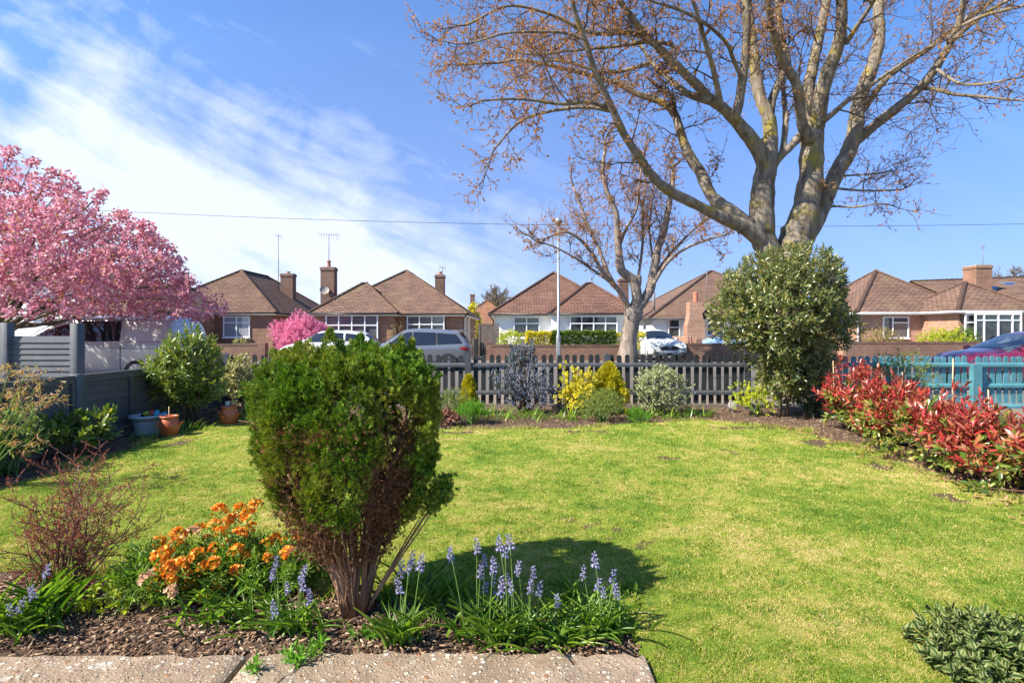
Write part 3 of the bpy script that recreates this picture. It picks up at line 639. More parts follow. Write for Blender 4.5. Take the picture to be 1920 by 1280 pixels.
for sx in (0, 1.15): # skylights lie on the long roof slope
    q = PB(); a = np.array(ra); b = np.array(rb); f0 = np.array([25.5-L[0],28.9-L[1],2.5]); f1 = np.array([41-L[0],28.7-L[1],2.5])
    nn = np.cross(b-a, f0-a); nn = -nn/np.linalg.norm(nn); nn *= np.sign(nn[2])
    def S(u, v, o=0): return tuple((a*(1-u)+b*u)*(1-v)+(f0*(1-u)+f1*u)*v+nn*o)
    u0 = .205+sx*.09; f_ = PB(); f_.poly([S(u0,.5,.1),S(u0+.055,.5,.1),S(u0+.055,.18,.1),S(u0,.18,.1)]);
    for (c, d) in (((u0,.5),(u0+.055,.5)),((u0+.055,.5),(u0+.055,.18)),((u0+.055,.18),(u0,.18)),((u0,.18),(u0,.5))): f_.poly([S(*c,0),S(*d,0),S(*d,.1),S(*c,.1)])
    sk = f_.build('skylight', M['lead'], r5); g_ = PB(); g_.poly([S(u0+.006,.47,.106),S(u0+.049,.47,.106),S(u0+.049,.21,.106),S(u0+.006,.21,.106)]); g_.build('pane', M['skylight'], sk)
antenna('rooftop_aerial', (29.4, 33.3, 4.9), 1.9, 'thin aerial right of the square chimney of the large brick bungalow', .3, 4)
tubes('downpipe', [([(19.35-L[0],29.9-L[1],2.4),(19.42-L[0],29.93-L[1],2.1),(19.42-L[0],29.93-L[1],.05)], [.045]*3, 6)], M['upvc'], h5)
# --- white house behind the cherry
P6 = (-28, 34, 0)
h6, r6 = house('house', 'white house glimpsed beneath the pink cherry blossom', P6, [(-34,-24.6,32,42)], [(-34,-24.6,32,42,6.3)], 4.3, 'render', 'tile', group=None)
window(h6, (atx(57,32)-P6[0], 31.98-P6[1], 2.25), (1,0,0), .5, .55, [1], None, 'glass')
# --- far roof between the bungalows
P7 = (-2.7, 62, 0)
h7, r7 = house('bungalow', 'orange-roofed bungalow far behind the weathered garden gate', P7, [(-6.2,0.4,58,66)], [(-6.2,0.4,58,66,5.0)], 2.3, 'brick2', 'tileor', group=None)
chimney(r7, P7, -4.55, 61.5, .5, .5, 3.5, 5.75, 0, 0)

# ================================================================== LOW BRICK WALLS
def lowwall(x0, x1, y, h, label, mat='wallbrick', piers=(), ang=None):
    w = empty('garden_wall', (x0, y, 0), label, 'wall', 'low brick garden walls'); L_ = x1-x0
    q = PB(); q.box(0, L_, 0, .215, 0, h-.11)
    for p in piers: q.box(p-.17, p+.17, -.06, .28, 0, h+.04)
    q.build('brickwork', M[mat], w); q = PB(); q.box(-.01, L_+.01, -.012, .228, h-.108, h, ); q.build('coping', M['cope'], w)
    if ang: w.rotation_euler = (0, 0, ang)
    return w
lowwall(-24, -11.95, 25.6, .82, 'low brown brick wall in front of the far left bungalow', piers=(12,))
lowwall(atx(922,25.6), 5.15, 25.6, .78, 'long brown brick wall below the clipped hedge')
lowwall(atx(905,25.6)+.15, atx(922,25.6)-.02, 25.65, .93, 'short brick pier wall at the left end of the hedge wall')
lowwall(8.35, 15.6, 25.6, .85, 'red brick wall right of the small white car', 'wallbrick')
lowwall(15.9, 44, 25.4, .93, 'long brown brick wall in front of the large right bungalow')
q = empty('garden_wall', (atx(1272,29), 29.5, 0), 'short brick return wall beside the white car bonnet', 'wall', 'low brick garden walls')
p = PB(); p.box(0, .25, -3.4, .6, 0, 1.15); p.build('brickwork', M['brick2'], q)
gt = empty('garden_gate', (atx(900,29), 29.2, 0), 'weathered grey wooden side gate beside the white bungalow', 'gate')
q = PB()
for i in range(8): q.box(i*.115, i*.115+.108, 0, .03, .05, 1.72)
q.build('boards', M['gate'], gt); q = PB(); q.box(-.1, 0-.005, -.02, .08, 0, 1.8); q.box(.93, 1.03, -.02, .08, 0, 1.8); q.box(-.1, 1.03, -.025, .06, 1.8, 1.85); q.build('frame', M['gate'], gt)
q = PB(); q.box(0, .1, 0, 3.2, 0, 1.05); o = q.build('boundary_fence', M['gate']); o.location = (atx(885,26), 25.9, 0); tag(o, 'low dark timber fence running back beside the silver car', 'fence')

# ================================================================== STREET LAMP + CABLE
lp = empty('street_lamp', (atx(1047,24), 24, 0), 'tall pale grey lamp post in front of the hedge wall', 'street lamp')
tubes('pole', [([(0,0,0),(0,0,1.18),(0,0,1.22),(0,0,1.3),(0,0,6.25)], [.105,.105,.1,.062,.048], 14)], M['galv'], lp)
q = PB(); q.box(-.055, .055, -.112, -.095, .35, .95); q.build('door', M['galv'], lp)
lm = lathe('lamp_head', [(.05,6.15),(.12,6.2),(.17,6.27),(.18,6.36),(.14,6.45),(.05,6.5),(.001,6.51)], plain('amber lamp lens', (.33,.2,.09), .3), lp, 18)
cp = lathe('lamp_cap', [(.185,6.34),(.19,6.38),(.15,6.47),(.05,6.53),(.001,6.54)], M['galv'], lp, 18)
cb = []
for (xa, za, xb_, zb_, y) in ((-26, 7.3, 2.0, 6.22, 24.1), (2.0, 6.22, 32, 6.5, 24.1)):
    t = np.linspace(0, 1, 30); cb.append((np.stack([xa+(xb_-xa)*t, y+0*t, za+(zb_-za)*t-.35*4*t*(1-t)*.5], 1), [.010]*30, 5))
tag(tubes('telephone_cable', cb, M['gutter'], cap=False), 'thin dark cable strung across the sky past the lamp post', 'cable')
# ================================================================== FENCES
def picket_mesh(h, w=.078, t=.02):
    q = PB(); r = w/2; n = 8
    pts = [(-r, 0), (r, 0)]+[(r*math.cos(a), h-r+r*math.sin(a)) for a in np.linspace(0, math.pi, n)]
    q.poly([(x, 0, z) for x, z in pts]); q.poly([(x, t, z) for x, z in pts[::-1]])
    for i in range(len(pts)):
        a, b = pts[i], pts[(i+1) % len(pts)]; q.poly([(a[0],0,a[1]),(a[0],t,a[1]),(b[0],t,b[1]),(b[0],0,b[1])])
    return q
def fence(name, label, x0, x1, y, ztop, rails, posts, mat, matr, pitch, posttop, rail_h=.075, pw=.078, post_w=.11, postfront=False, gb=None):
    e = empty(name, ((x0+x1)/2, y, 0), label, 'fence'); cx = (x0+x1)/2
    base = picket_mesh(ztop-.09, pw).build('picket', mat, e); me = base.data; first = True
    for i in range(int((x1-x0)/pitch)):
        x = x0+pitch*(i+.5); jit = random.gauss(0, .003)
        if any(abs(x-p) < post_w*.6 for p in posts): continue
        o = base if first else base.copy(); first = False
        if o is not base: COL.objects.link(o); o.parent = e
        o.location = (x-cx, .0, .09+random.gauss(0, .006)); o.rotation_euler = (random.gauss(0, .01), random.gauss(0, .011), 0)
    ps = sorted([x0]+list(posts)+[x1])
    for rz in rails:
        for a, b in zip(ps[:-1], ps[1:]):
            if b-a < .2: continue
            q = PB(); a2 = a+post_w*.5-cx+.002; b2 = b-post_w*.5-cx-.002
            prof = [(-.052,rz-rail_h/2),(-.002,rz-rail_h/2),(-.002,rz+rail_h/2+.0),(-.02,rz+rail_h/2),(-.052,rz+rail_h/2-.035)]
            q.poly([(a2,p[0],p[1]) for p in prof]); q.poly([(b2,p[0],p[1]) for p in prof[::-1]])
            for k in range(5):
                p, r = prof[k], prof[(k+1) % 5]; q.poly([(a2,p[0],p[1]),(b2,p[0],p[1]),(b2,r[0],r[1]),(a2,r[0],r[1])])
            q.build('rail', matr, e)
    for p in posts:
        q = PB(); r = post_w/2; n = 8; yo = -.13 if postfront else -.07
        pts = [(-r, 0), (r, 0)]+[(r*math.cos(a), posttop-r*.6+r*.6*math.sin(a)) for a in np.linspace(0, math.pi, n)]
        if postfront: pts = [(-r,0),(r,0),(r,posttop),(-r,posttop)]
        q.poly([(x+p-cx, yo, z) for x, z in pts]); q.poly([(x+p-cx, yo+.1, z) for x, z in pts[::-1]])
        for i in range(len(pts)):
            a, b = pts[i], pts[(i+1) % len(pts)]; q.poly([(a[0]+p-cx,yo,a[1]),(a[0]+p-cx,yo+.1,a[1]),(b[0]+p-cx,yo+.1,b[1]),(b[0]+p-cx,yo,b[1])])
        q.build('post', matr if not postfront else mat, e)
    if gb: q = PB(); q.box(x0-cx, x1-cx, -.012, .018, -.02, .085); q.build('gravel_board', M['gravel'], e)
    return e
fence('picket_fence', 'long charcoal picket fence along the back of the lawn', -5.3, 4.42, 9.72, .985, (.80,.30), (-5.2,-3.34,-.80,1.725,4.27), M['darkgrey'], M['greyrail'], .1385, 1.01, pw=.086, gb=True)
fence('picket_fence', 'turquoise picket fence behind the red-leaved hedge', 5.45, 13.5, 9.8, .955, (.80,.42,.04), (8.45,), M['teal'], M['teal'], .1275, .82, pw=.088, post_w=.16, postfront=True)
# side panel fence (boards lap horizontally)
sf = empty('panel_fence', (-5.3, 7, 0), 'low grey panel fence along the left side of the lawn', 'fence')
py_ = [2.9, 4.7, 6.5, 8.3, 9.62]
for a, b in zip(py_[:-1], py_[1:]):
    q = PB(); a2, b2 = a+.055-7, b-.055-7
    for i in range(7):                                     # lapped boards
        z0 = .1+i*.105; q.poly([(.0,a2,z0),(.0,b2,z0),(-.018,b2,z0+.125),(-.018,a2,z0+.125)][::-1]); q.poly([(.0,a2,z0),(.0,b2,z0),(-.02,b2,z0),(-.02,a2,z0)])
    pn = q.build('panel', M['greypanel'], sf)
    q = PB(); q.box(-.03,.022,a2,b2,.835,.872); q.box(.001,.02,a2,b2,.78,.834); q.box(.001,.02,a2,b2,.055,.1)
    for t in (0, .5, 1): yy_ = a2+(b2-a2)*t; w = .022; yy_ = min(max(yy_, a2+w), b2-w); q.box(.002,.026,yy_-w,yy_+w,.1,.779)
    q.build('frame', M['greypanel'], pn)
for y in py_: q = PB(); q.box(-.06,.045,y-7-.05,y-7+.05,0,.885); q.build('post', M['greypost'], sf, bevel=.006)
q = PB(); q.box(-.02,.03,2.9-7,9.6-7,0,.054); q.build('gravel_board', M['gravel'], sf)
# taller slatted panel in the neighbouring garden
tf = empty('slat_fence', (atx(80,8.2), 8.2, 0), 'taller grey slatted fence panel behind the low panels, near the van', 'fence')
xa, xb_ = atx(22,8.2)-tf.location.x, atx(139,8.2)-tf.location.x
q = PB()
for i in range(15):
    z1 = 1.335-i*.088; q.poly([(xa,-.012,z1-.098),(xb_,-.012,z1-.098),(xb_,.008,z1),(xa,.008,z1)]); q.poly([(xa,-.012,z1-.098),(xb_,-.012,z1-.098),(xb_,.015,z1-.098),(xa,.015,z1-.098)][::-1])
q.build('slats', M['greypanelx'], tf)
q = PB(); q.box(xb_+.002, xb_+.125, -.09, .06, 0, 1.53); q.build('post', M['greypost'], tf, bevel=.008)
q = PB(); q.box(xa-.125, xa-.002, -.07, .06, 0, 1.54); q.build('post', M['greypost'], tf, bevel=.008)
q = PB(); q.box(xa-1.2, xa-.13, -.03, .03, 0, 1.2); q.build('side_board', M['greypanelx'], tf)

# ================================================================== VEHICLES (x forward, y left, z up; built along +X then turned)
class Car:
    def __init__(s, st, crown=.05, zbk=None):
        """st rows: x, z_bottom, z_belt, z_top, half_bottom, half_belt, half_top"""
        st = np.array(st, float); s.x0, s.x1 = st[0,0], st[-1,0]
        X = np.linspace(s.x0, s.x1, 110); A = np.stack([np.interp(X, st[:,0], st[:,i]) for i in range(1,7)], 1)
        k = np.exp(-.5*(np.arange(-5,6)/1.7)**2); k /= k.sum()
        B = A.copy()
        for i in range(6):
            pad = np.concatenate([[A[0,i]]*5, A[:,i], [A[-1,i]]*5]); B[:,i] = np.convolve(pad, k, 'valid')
        s.X, s.A, s.crown = X, B, crown
    def p(s, x): return [np.interp(x, s.X, s.A[:,i]) for i in range(6)]
    def sec(s, x, n=6):
        zb, zs, zt, wb, ws, wt = s.p(x); c = s.crown; pts = []
        pts += [(0, zb), (wb*.8, zb), (wb, zb+.05)]
        for t in (.2,.4,.6,.8): pts.append((wb+(ws*1.01-wb)*math.sin(t*math.pi/2)**.8, zb+.05+(zs-zb-.05)*t))
        pts.append((ws, zs-.01)); pts.append((ws-.015, zs+.015 if zt-zs > .06 else zs))
        e = min(.07, (zt-zs)*.5)
        for t in (.33,.66,1.): pts.append((ws-.015+(wt-ws+.015)*t, zs+(zt-c-e-zs)*t if zt-zs > .06 else zs+(zt-c-zs)*t*.6))
        for t in (.3,.6,.85,1.):
            a = t*math.pi/2; pts.append((wt*(1-.02)-wt*.98*(1-math.cos(a)), 0)); 
        pts = pts[:-4]; zl = pts[-1][1]
        for y in (.93,.8,.55,.28,0): pts.append((wt*y, zl+(zt-zl)*(1-y**3.2)))
        return pts
    def ytop(s, x, y):
        zb, zs, zt, wb, ws, wt = s.p(x); zl = s.sec(x)[11][1]; return zl+(zt-zl)*(1-min(1, abs(y)/wt)**3.2)
    def yside(s, x, z):
        P = s.sec(x)[2:12]; zz = [q[1] for q in P]; return float(np.interp(z, zz, [q[0] for q in P]))
    def body(s, mat, parent, name='body'):
        V = []; Lp = []; St = []; S = [s.sec(x) for x in s.X]; n = len(S[0])
        for x, q in zip(s.X, S):
            V += [(x, y, z) for y, z in q]+[(x, -y, z) for y, z in q[-2:0:-1]]
        m = 2*n-2
        for i in range(len(s.X)-1):
            for j in range(m): k = (j+1) % m; St.append(len(Lp)); Lp += [i*m+j, (i+1)*m+j, (i+1)*m+k, i*m+k]
        St.append(len(Lp)); Lp += list(range(m)); St.append(len(Lp)); Lp += list(range((len(s.X)-1)*m, len(s.X)*m))[::-1]
        return link(name, mesh_np(name, V, Lp, St, smooth=True), mat, parent)
    def patch(s, name, mat, parent, F, nu, nv, smooth=True):
        V = [F(i/nu, j/nv) for i in range(nu+1) for j in range(nv+1)]; Lp = []; St = []
        for i in range(nu):
            for j in range(nv): a = i*(nv+1)+j; St.append(len(Lp)); Lp += [a, a+nv+1, a+nv+2, a+1]
        return link(name, mesh_np(name, V, Lp, St, smooth=smooth), mat, parent)
    def side(s, name, mat, parent, quad, off=.007, sides=(1,-1), n=10):
        """quad: four (x,z) corners bl, br, tr, tl"""
        q = np.array(quad, float)
        for sd in sides:
            def Fq(u, v):
                p = (q[0]*(1-u)+q[1]*u)*(1-v)+(q[3]*(1-u)+q[2]*u)*v; return (p[0], sd*(s.yside(p[0], p[1])+off), p[1])
            s.patch(name, mat, parent, Fq, n, 6)
    def top(s, name, mat, parent, xa, xb, wa, wb, off=.007, n=12):
        def Fq(u, v):
            x = xa+(xb-xa)*u; w = wa+(wb-wa)*u; y = w*(2*v-1); z = s.ytop(x, y)
            dz = (s.ytop(x+.01, y)-s.ytop(x-.01, y))/.02; nn = math.hypot(1, dz); return (x-off*dz/nn, y, z+off/nn)
        return s.patch(name, mat, parent, Fq, n, 10)
    def end_x(s, y, z, front=True):
        xs = s.X[::-1] if front else s.X
        for x in xs:
            zb, zs, zt, wb, ws, wt = s.p(x)
            if z <= s.ytop(x, y) and z >= zb and abs(y) <= s.yside(x, min(z, s.sec(x)[11][1])): return x
        return xs[30]
    def endpatch(s, name, mat, parent, pts, front=True, off=.012, sub=5):
        """pts: polygon (y,z) projected on the nose or tail"""
        P = np.array(pts, float); c = P.mean(0); V = []; Lp = []; St = []; n = len(P); sg = 1 if front else -1
        for r in range(sub+1):
            for p in P:
                q = c+(p-c)*(r/sub); V.append((s.end_x(q[0], q[1], front)+sg*off, q[0], q[1]))
        for r in range(sub):
            for i in range(n): j = (i+1) % n; St.append(len(Lp)); Lp += [r*n+i, (r+1)*n+i, (r+1)*n+j, r*n+j]
        # side wall so the patch has depth
        b = sub*n; k = len(V); V += [(v[0]-sg*(off+.04), v[1], v[2]) for v in V[b:b+n]]
        for i in range(n): j = (i+1) % n; St.append(len(Lp)); Lp += [b+i, k+i, k+j, b+j]
        return link(name, mesh_np(name, V, Lp, St), mat, parent)
def wheel(parent, x, y, r, side, rim='rim', well_shade=True):
    w = link('wheel', tyre_mesh(r), M['tyre'], parent); w.location = (x, y, r)
    if side < 0: w.rotation_euler = (0, 0, math.pi)
    rm = link('rim', rim_mesh(r), M['rim'], w)
    if well_shade:
        a = link('wheel_well_shade', well_shade_mesh(r*1.16), M['rubber'], parent); a.location = (x, y+side*.005, r+.015)  # dark disc on the body stands in for shade inside the wheel well
_mc = {}
def tyre_mesh(r):
    if ('t', r) in _mc: return _mc['t', r].copy()
    q = PB(); n = 28; prof = [(r*.66,.02),(r*.7,.04),(r*.93,.045),(r,.02),(r,-.16),(r*.9,-.18)]
    for i in range(n):
        a, b = i*2*math.pi/n, (i+1)*2*math.pi/n
        for (r0, y0), (r1, y1) in zip(prof[:-1], prof[1:]):
            q.poly([(r0*math.cos(a),y0,r0*math.sin(a)),(r1*math.cos(a),y1,r1*math.sin(a)),(r1*math.cos(b),y1,r1*math.sin(b)),(r0*math.cos(b),y0,r0*math.sin(b))])
    o = q.build('tmp', None); me = o.data; bpy.data.objects.remove(o); me.name = 'tyre'; _mc['t', r] = me; return me
def rim_mesh(r):
    q = PB(); n = 5
    for i in range(n):
        a = i*2*math.pi/n
        for da in (-.16, .16):
            c0 = (math.cos(a+da*.3)*r*.1, .03, math.sin(a+da*.3)*r*.1); c1 = (math.cos(a+da)*r*.67, .022, math.sin(a+da)*r*.67)
            px, pz = -math.sin(a), math.cos(a); w = r*.045
            q.poly([(c0[0]-px*w,c0[1],c0[2]-pz*w),(c0[0]+px*w,c0[1],c0[2]+pz*w),(c1[0]+px*w,c1[1],c1[2]+pz*w),(c1[0]-px*w,c1[1],c1[2]-pz*w)])
    m = 20
    for k in range(m):
        a, b = k*2*math.pi/m, (k+1)*2*math.pi/m
        for r0, r1, y0, y1 in ((r*.62, r*.68, .026, .03), (0, r*.14, .036, .03)):
            q.poly([(r0*math.cos(a),y0,r0*math.sin(a)),(r1*math.cos(a),y1,r1*math.sin(a)),(r1*math.cos(b),y1,r1*math.sin(b)),(r0*math.cos(b),y0,r0*math.sin(b))])
    o = q.build('tmp', None); me = o.data; bpy.data.objects.remove(o); me.name = 'rim'; return me
def well_shade_mesh(r):
    q = PB(); n = 20; pts = [(r*math.cos(a), r*math.sin(a)) for a in np.linspace(-.25, math.pi+.25, n)]
    q.poly([(x, .0, z) for x, z in pts]); q.poly([(x, .01, z) for x, z in pts])
    o = q.build('tmp', None); me = o.data; bpy.data.objects.remove(o); me.name = 'well_shade'; return me
M['tyre'] = plain('tyre rubber', (.02,.02,.02), .8); M['rim'] = plain('alloy rim', (.45,.46,.48), .3, metal=.8)
M['rubber'] = plain('black trim', (.015,.015,.016), .55); M['lamp'] = plain('headlamp glass', (.10,.13,.16), .08, spec=.9, var=.3, scale=30); M['lampw'] = plain('lamp reflector', (.75,.78,.8), .15)
M['redlamp'] = plain('red lamp glass', (.35,.01,.015), .12); M['plate'] = plain('white number plate', (.75,.75,.72), .4, var=.02); M['chrome'] = plain('chrome', (.7,.7,.72), .15, metal=1)
def paint(name, col, rough=.28, metal=0): return plain(name, col, rough, metal, var=.015, coat=.7)
def mirror(car, parent, x, z, mat, s=.09):
    for sd in (1, -1):
        y = sd*(car.yside(x, z)+.11); q = PB(); q.box(-.05,.07,-.09,.09,-.06,.07); o = q.build('door_mirror', mat, parent, bevel=.025); o.location = (x, y, z)
def text(txt, size, mat, parent, loc, rot, name='plate_text'):
    cu = bpy.data.curves.new(name, 'FONT'); cu.body = txt; cu.size = size; cu.align_x = 'CENTER'; cu.align_y = 'CENTER'; cu.extrude = .001
    o = bpy.data.objects.new(name, cu); COL.objects.link(o); dg = bpy.context.evaluated_depsgraph_get(); me = bpy.data.meshes.new_from_object(o.evaluated_get(dg))
    bpy.data.objects.remove(o); o = link(name, me, mat, parent); o.location = loc; o.rotation_euler = rot; return o
# --- silver estate / SUV (tail to the right: forward = -X, rotation pi)
silver = paint('silver grey paint', (.17,.185,.21), .3, .4)
e = empty('parked_car', (-3.8, 21.5, -.11), 'silver grey car with dark windows and a roof spoiler parked in the road', 'car', 'parked cars', math.pi)
st = [(-2.18,.45,.85,.86,.72,.80,.78),(-2.12,.35,1.02,1.06,.8,.88,.8),(-1.98,.28,1.0,1.36,.86,.93,.64),(-1.72,.25,1.0,1.53,.88,.94,.60),(-1.0,.22,.98,1.61,.9,.95,.62),
      (0,.22,.95,1.645,.9,.95,.63),(.45,.22,.93,1.6,.9,.95,.62),(.95,.22,.93,1.32,.9,.94,.66),(1.28,.23,.96,1.08,.9,.93,.74),(1.7,.26,.9,1.0,.88,.9,.74),(2.0,.3,.8,.9,.82,.84,.66),(2.16,.42,.66,.72,.62,.66,.5)]
c = Car(st); bd = c.body(silver, e)
c.side('side_window', M['carglass'], e, [(.1,.97),(1.05,.96),(.5,1.47),(.12,1.51)]); c.side('side_window', M['carglass'], e, [(-.86,1.0),(.02,.975),(.04,1.51),(-.82,1.48)]); c.side('side_window', M['carglass'], e, [(-1.9,1.06),(-.93,1.01),(-.88,1.475),(-1.62,1.40)])
c.top('windscreen', M['carglass'], e, .6, 1.2, .58, .66); c.top('rear_window', M['carglass'], e, -2.09, -1.8, .66, .6)
q = PB(); q.poly([(-2.2,-.55,1.53),(-2.2,.55,1.53),(-1.7,.60,1.55),(-1.7,-.60,1.55)]); q.poly([(-2.2,-.55,1.53),(-1.7,-.62,1.53),(-1.7,.62,1.53),(-2.2,.55,1.53)]); q.poly([(-2.2,-.55,1.56),(-1.7,-.62,1.6),(-1.7,-.62,1.53),(-2.2,-.55,1.53)]); q.poly([(-2.2,.55,1.56),(-2.2,.55,1.53),(-1.7,.62,1.53),(-1.7,.62,1.6)]); q.poly([(-2.2,-.55,1.56),(-2.2,-.55,1.53),(-2.2,.55,1.53),(-2.2,.55,1.56)]); q.build('spoiler', silver, e)
c.endpatch('tail_lamp', M['redlamp'], e, [(.88,.76),(.86,.92),(.4,.9),(.4,.82)], False); c.endpatch('tail_lamp', M['redlamp'], e, [(-.88,.76),(-.86,.92),(-.4,.9),(-.4,.82)], False)
c.side('tail_lamp_side', M['redlamp'], e, [(-2.11,.76),(-1.78,.86),(-1.82,.93),(-2.1,.92)], .01, n=4)
c.side('window_band', M['rubber'], e, [(-1.84,1.04),(1.12,.965),(.5,1.49),(-1.62,1.42)], .004)
for x in (-1.33, 1.33):
    for sd in (1, -1): wheel(e, x, sd*.905, .35, sd)
mirror(c, e, .95, 1.07, silver)
# --- white hatchback behind it, facing left
whitep = paint('white car paint', (.62,.63,.64), .25)
e = empty('parked_car', (atx(520,22.7)+2.05, 23.4, -.005), 'white hatchback facing left behind the clipped bush, beside the pink shrub', 'car', 'parked cars', math.pi)
st = [(-2.03,.45,.8,.9,.68,.76,.68),(-1.9,.3,.98,1.2,.8,.86,.64),(-1.5,.22,.98,1.4,.86,.89,.6),(-.8,.2,.96,1.47,.88,.9,.6),(0,.2,.93,1.48,.88,.9,.6),(.35,.2,.92,1.44,.88,.9,.6),(.8,.2,.91,1.22,.88,.9,.62),(1.2,.21,.9,.98,.87,.88,.68),(1.65,.24,.8,.88,.84,.84,.66),(1.92,.3,.68,.76,.74,.76,.56),(2.05,.4,.58,.62,.58,.6,.44)]
c = Car(st); c.body(whitep, e)
c.side('side_window', M['carglass'], e, [(.05,.97),(.98,.96),(.42,1.33),(.06,1.38)]); c.side('side_window', M['carglass'], e, [(-.8,.99),(-.03,.97),(-.02,1.38),(-.74,1.36)]); c.side('side_window', M['carglass'], e, [(-1.5,1.02),(-.88,1.0),(-.82,1.35),(-1.25,1.31)])
c.top('windscreen', M['carglass'], e, .42, 1.08, .54, .62); c.top('rear_window', M['carglass'], e, -1.95, -1.65, .6, .54); c.endpatch('headlamp', M['lamp'], e, [(.76,.62),(.76,.74),(.45,.7),(.45,.62)]); c.endpatch('headlamp', M['lamp'], e, [(-.76,.62),(-.76,.74),(-.45,.7),(-.45,.62)])
for x in (-1.25, 1.25):
    for sd in (1, -1): wheel(e, x, sd*.85, .31, sd, well_shade=False)
mirror(c, e, .82, 1.0, whitep)
# --- small white crossover facing the camera between the brick walls
pearl = plain('pale grey-white car paint', (.50,.52,.49), .5, var=.015)
px0 = atx(1243,26.2); e = empty('parked_car', (px0-.16, 27.3, .004), 'small white car facing the camera between the brick walls, with black grille', 'car', 'parked cars', -math.pi/2+.10)
st = [(-2.05,.45,.8,.9,.7,.78,.7),(-1.95,.3,1.0,1.2,.82,.88,.62),(-1.5,.25,1.0,1.44,.88,.9,.58),(-.8,.22,.98,1.53,.9,.91,.6),(-.1,.22,.96,1.53,.9,.91,.6),(.25,.22,.96,1.48,.9,.91,.62),(.7,.22,.95,1.24,.9,.91,.68),(1.05,.22,.94,1.05,.9,.91,.78),(1.5,.24,.9,.98,.89,.9,.76),(1.8,.27,.82,.9,.86,.88,.7),(1.98,.3,.74,.82,.86,.88,.72),(2.07,.34,.62,.72,.80,.82,.66)]
c = Car(st, crown=.03); c.body(pearl, e)
c.top('windscreen', M['carglass'], e, .3, .98, .57, .72); c.side('side_window', M['carglass'], e, [(-.05,1.02),(.8,1.0),(.2,1.4),(-.03,1.43)]); c.side('side_window', M['carglass'], e, [(-.9,1.03),(-.12,1.02),(-.1,1.43),(-.82,1.42)])
for sd in (1, -1):
    hl = c.endpatch('headlamp', M['lamp'], e, [(sd*.50,.72),(sd*.56,.87),(sd*.70,.92),(sd*.81,.86),(sd*.80,.76),(sd*.66,.70)], off=.02)
    c.endpatch('lamp_bulb', M['lampw'], hl, [(sd*.60,.77),(sd*.62,.81),(sd*.67,.81),(sd*.69,.78),(sd*.65,.745)], off=.028)
    c.endpatch('air_intake', M['rubber'], e, [(sd*.52,.38),(sd*.78,.36),(sd*.77,.55),(sd*.70,.55)], off=.015)
    c.endpatch('air_intake_trim', pearl, e, [(sd*.50,.43),(sd*.74,.45),(sd*.74,.475),(sd*.50,.46)], off=.03)
gr = c.endpatch('grille', M['rubber'], e, [(-.48,.66),(-.28,.73),(.28,.73),(.48,.66),(.42,.56),(.26,.50),(-.26,.50),(-.42,.56)], off=.015)
c.endpatch('badge', M['chrome'], gr, [(.085*math.cos(a), .665+.034*math.sin(a)) for a in np.linspace(0, 2*math.pi, 14)[:-1]], off=.03)
c.endpatch('lower_grille', M['rubber'], e, [(-.42,.29),(-.34,.40),(.34,.40),(.42,.29)], off=.012)
fx = c.end_x(0, .45); q = PB(); q.box(fx+.02, fx+.045, -.26, .26, .405, .515); pl = q.build('number_plate', M['plate'], e)
text('GX19 BMU', .1, M['rubber'], pl, (fx+.047, 0, .46), (math.pi/2, 0, math.pi/2))
for x in (-1.27, 1.3):
    for sd in (1, -1): wheel(e, x, sd*.86, .33, sd)
mirror(c, e, .72, 1.03, pearl)
# --- pale blue car behind the wall on the right of the stack
blue = paint('pale blue paint', (.30,.44,.58), .25, .2)
e = empty('parked_car', (atx(1308,28.5)+1.85, 29.2, .0), 'pale blue small car partly hidden by the big evergreen', 'car', 'parked cars', math.pi)
st = [(-1.85,.45,.8,.95,.68,.74,.66),(-1.7,.3,1.0,1.3,.78,.83,.58),(-1.2,.22,1.0,1.5,.82,.85,.56),(-.3,.2,.97,1.54,.83,.85,.56),(.3,.2,.96,1.48,.83,.85,.56),(.8,.2,.95,1.2,.83,.85,.6),(1.15,.22,.92,1.0,.82,.83,.66),(1.55,.25,.8,.88,.78,.79,.6),(1.85,.4,.6,.64,.55,.58,.44)]
c = Car(st); c.body(blue, e); c.side('side_window', M['carglass'], e, [(.0,1.0),(.95,.99),(.35,1.38),(.02,1.43)]); c.side('side_window', M['carglass'], e, [(-.85,1.02),(-.06,1.0),(-.05,1.43),(-.8,1.4)]); c.top('windscreen', M['carglass'], e, .38, 1.02, .5, .58)
for x in (-1.15, 1.15):
    for sd in (1, -1): wheel(e, x, sd*.8, .3, sd, well_shade=False)
mirror(c, e, .75, 1.04, blue)
# --- red car beyond the turquoise fence
redp = paint('dark red paint', (.24,.02,.06), .22, .35)
e = empty('parked_car', (atx(1836,13.1)+2.05, 14.0, -.06), 'red car beyond the turquoise fence, only its bonnet and windscreen showing', 'car', 'parked cars', math.pi)
c = Car([(-2.03,.45,.8,.9,.68,.76,.68),(-1.9,.3,.98,1.2,.8,.86,.64),(-1.5,.22,.98,1.4,.86,.89,.6),(-.8,.2,.96,1.47,.88,.9,.6),(0,.2,.95,1.48,.88,.9,.6),(.3,.2,.95,1.42,.88,.9,.6),(.8,.2,.94,1.2,.88,.9,.66),(1.2,.21,.93,1.03,.87,.88,.72),(1.65,.24,.86,.95,.84,.84,.68),(1.95,.3,.72,.82,.74,.76,.56),(2.05,.4,.6,.66,.6,.62,.44)])
c.body(redp, e); c.side('side_window', M['carglass'], e, [(.0,.99),(.98,.98),(.36,1.33),(.02,1.38)]); c.side('side_window', M['carglass'], e, [(-.85,1.0),(-.07,.99),(-.05,1.38),(-.8,1.36)]); c.top('windscreen', plain('bright windscreen', (.1,.13,.16), .04, spec=1.), e, .36, 1.14, .56, .7)
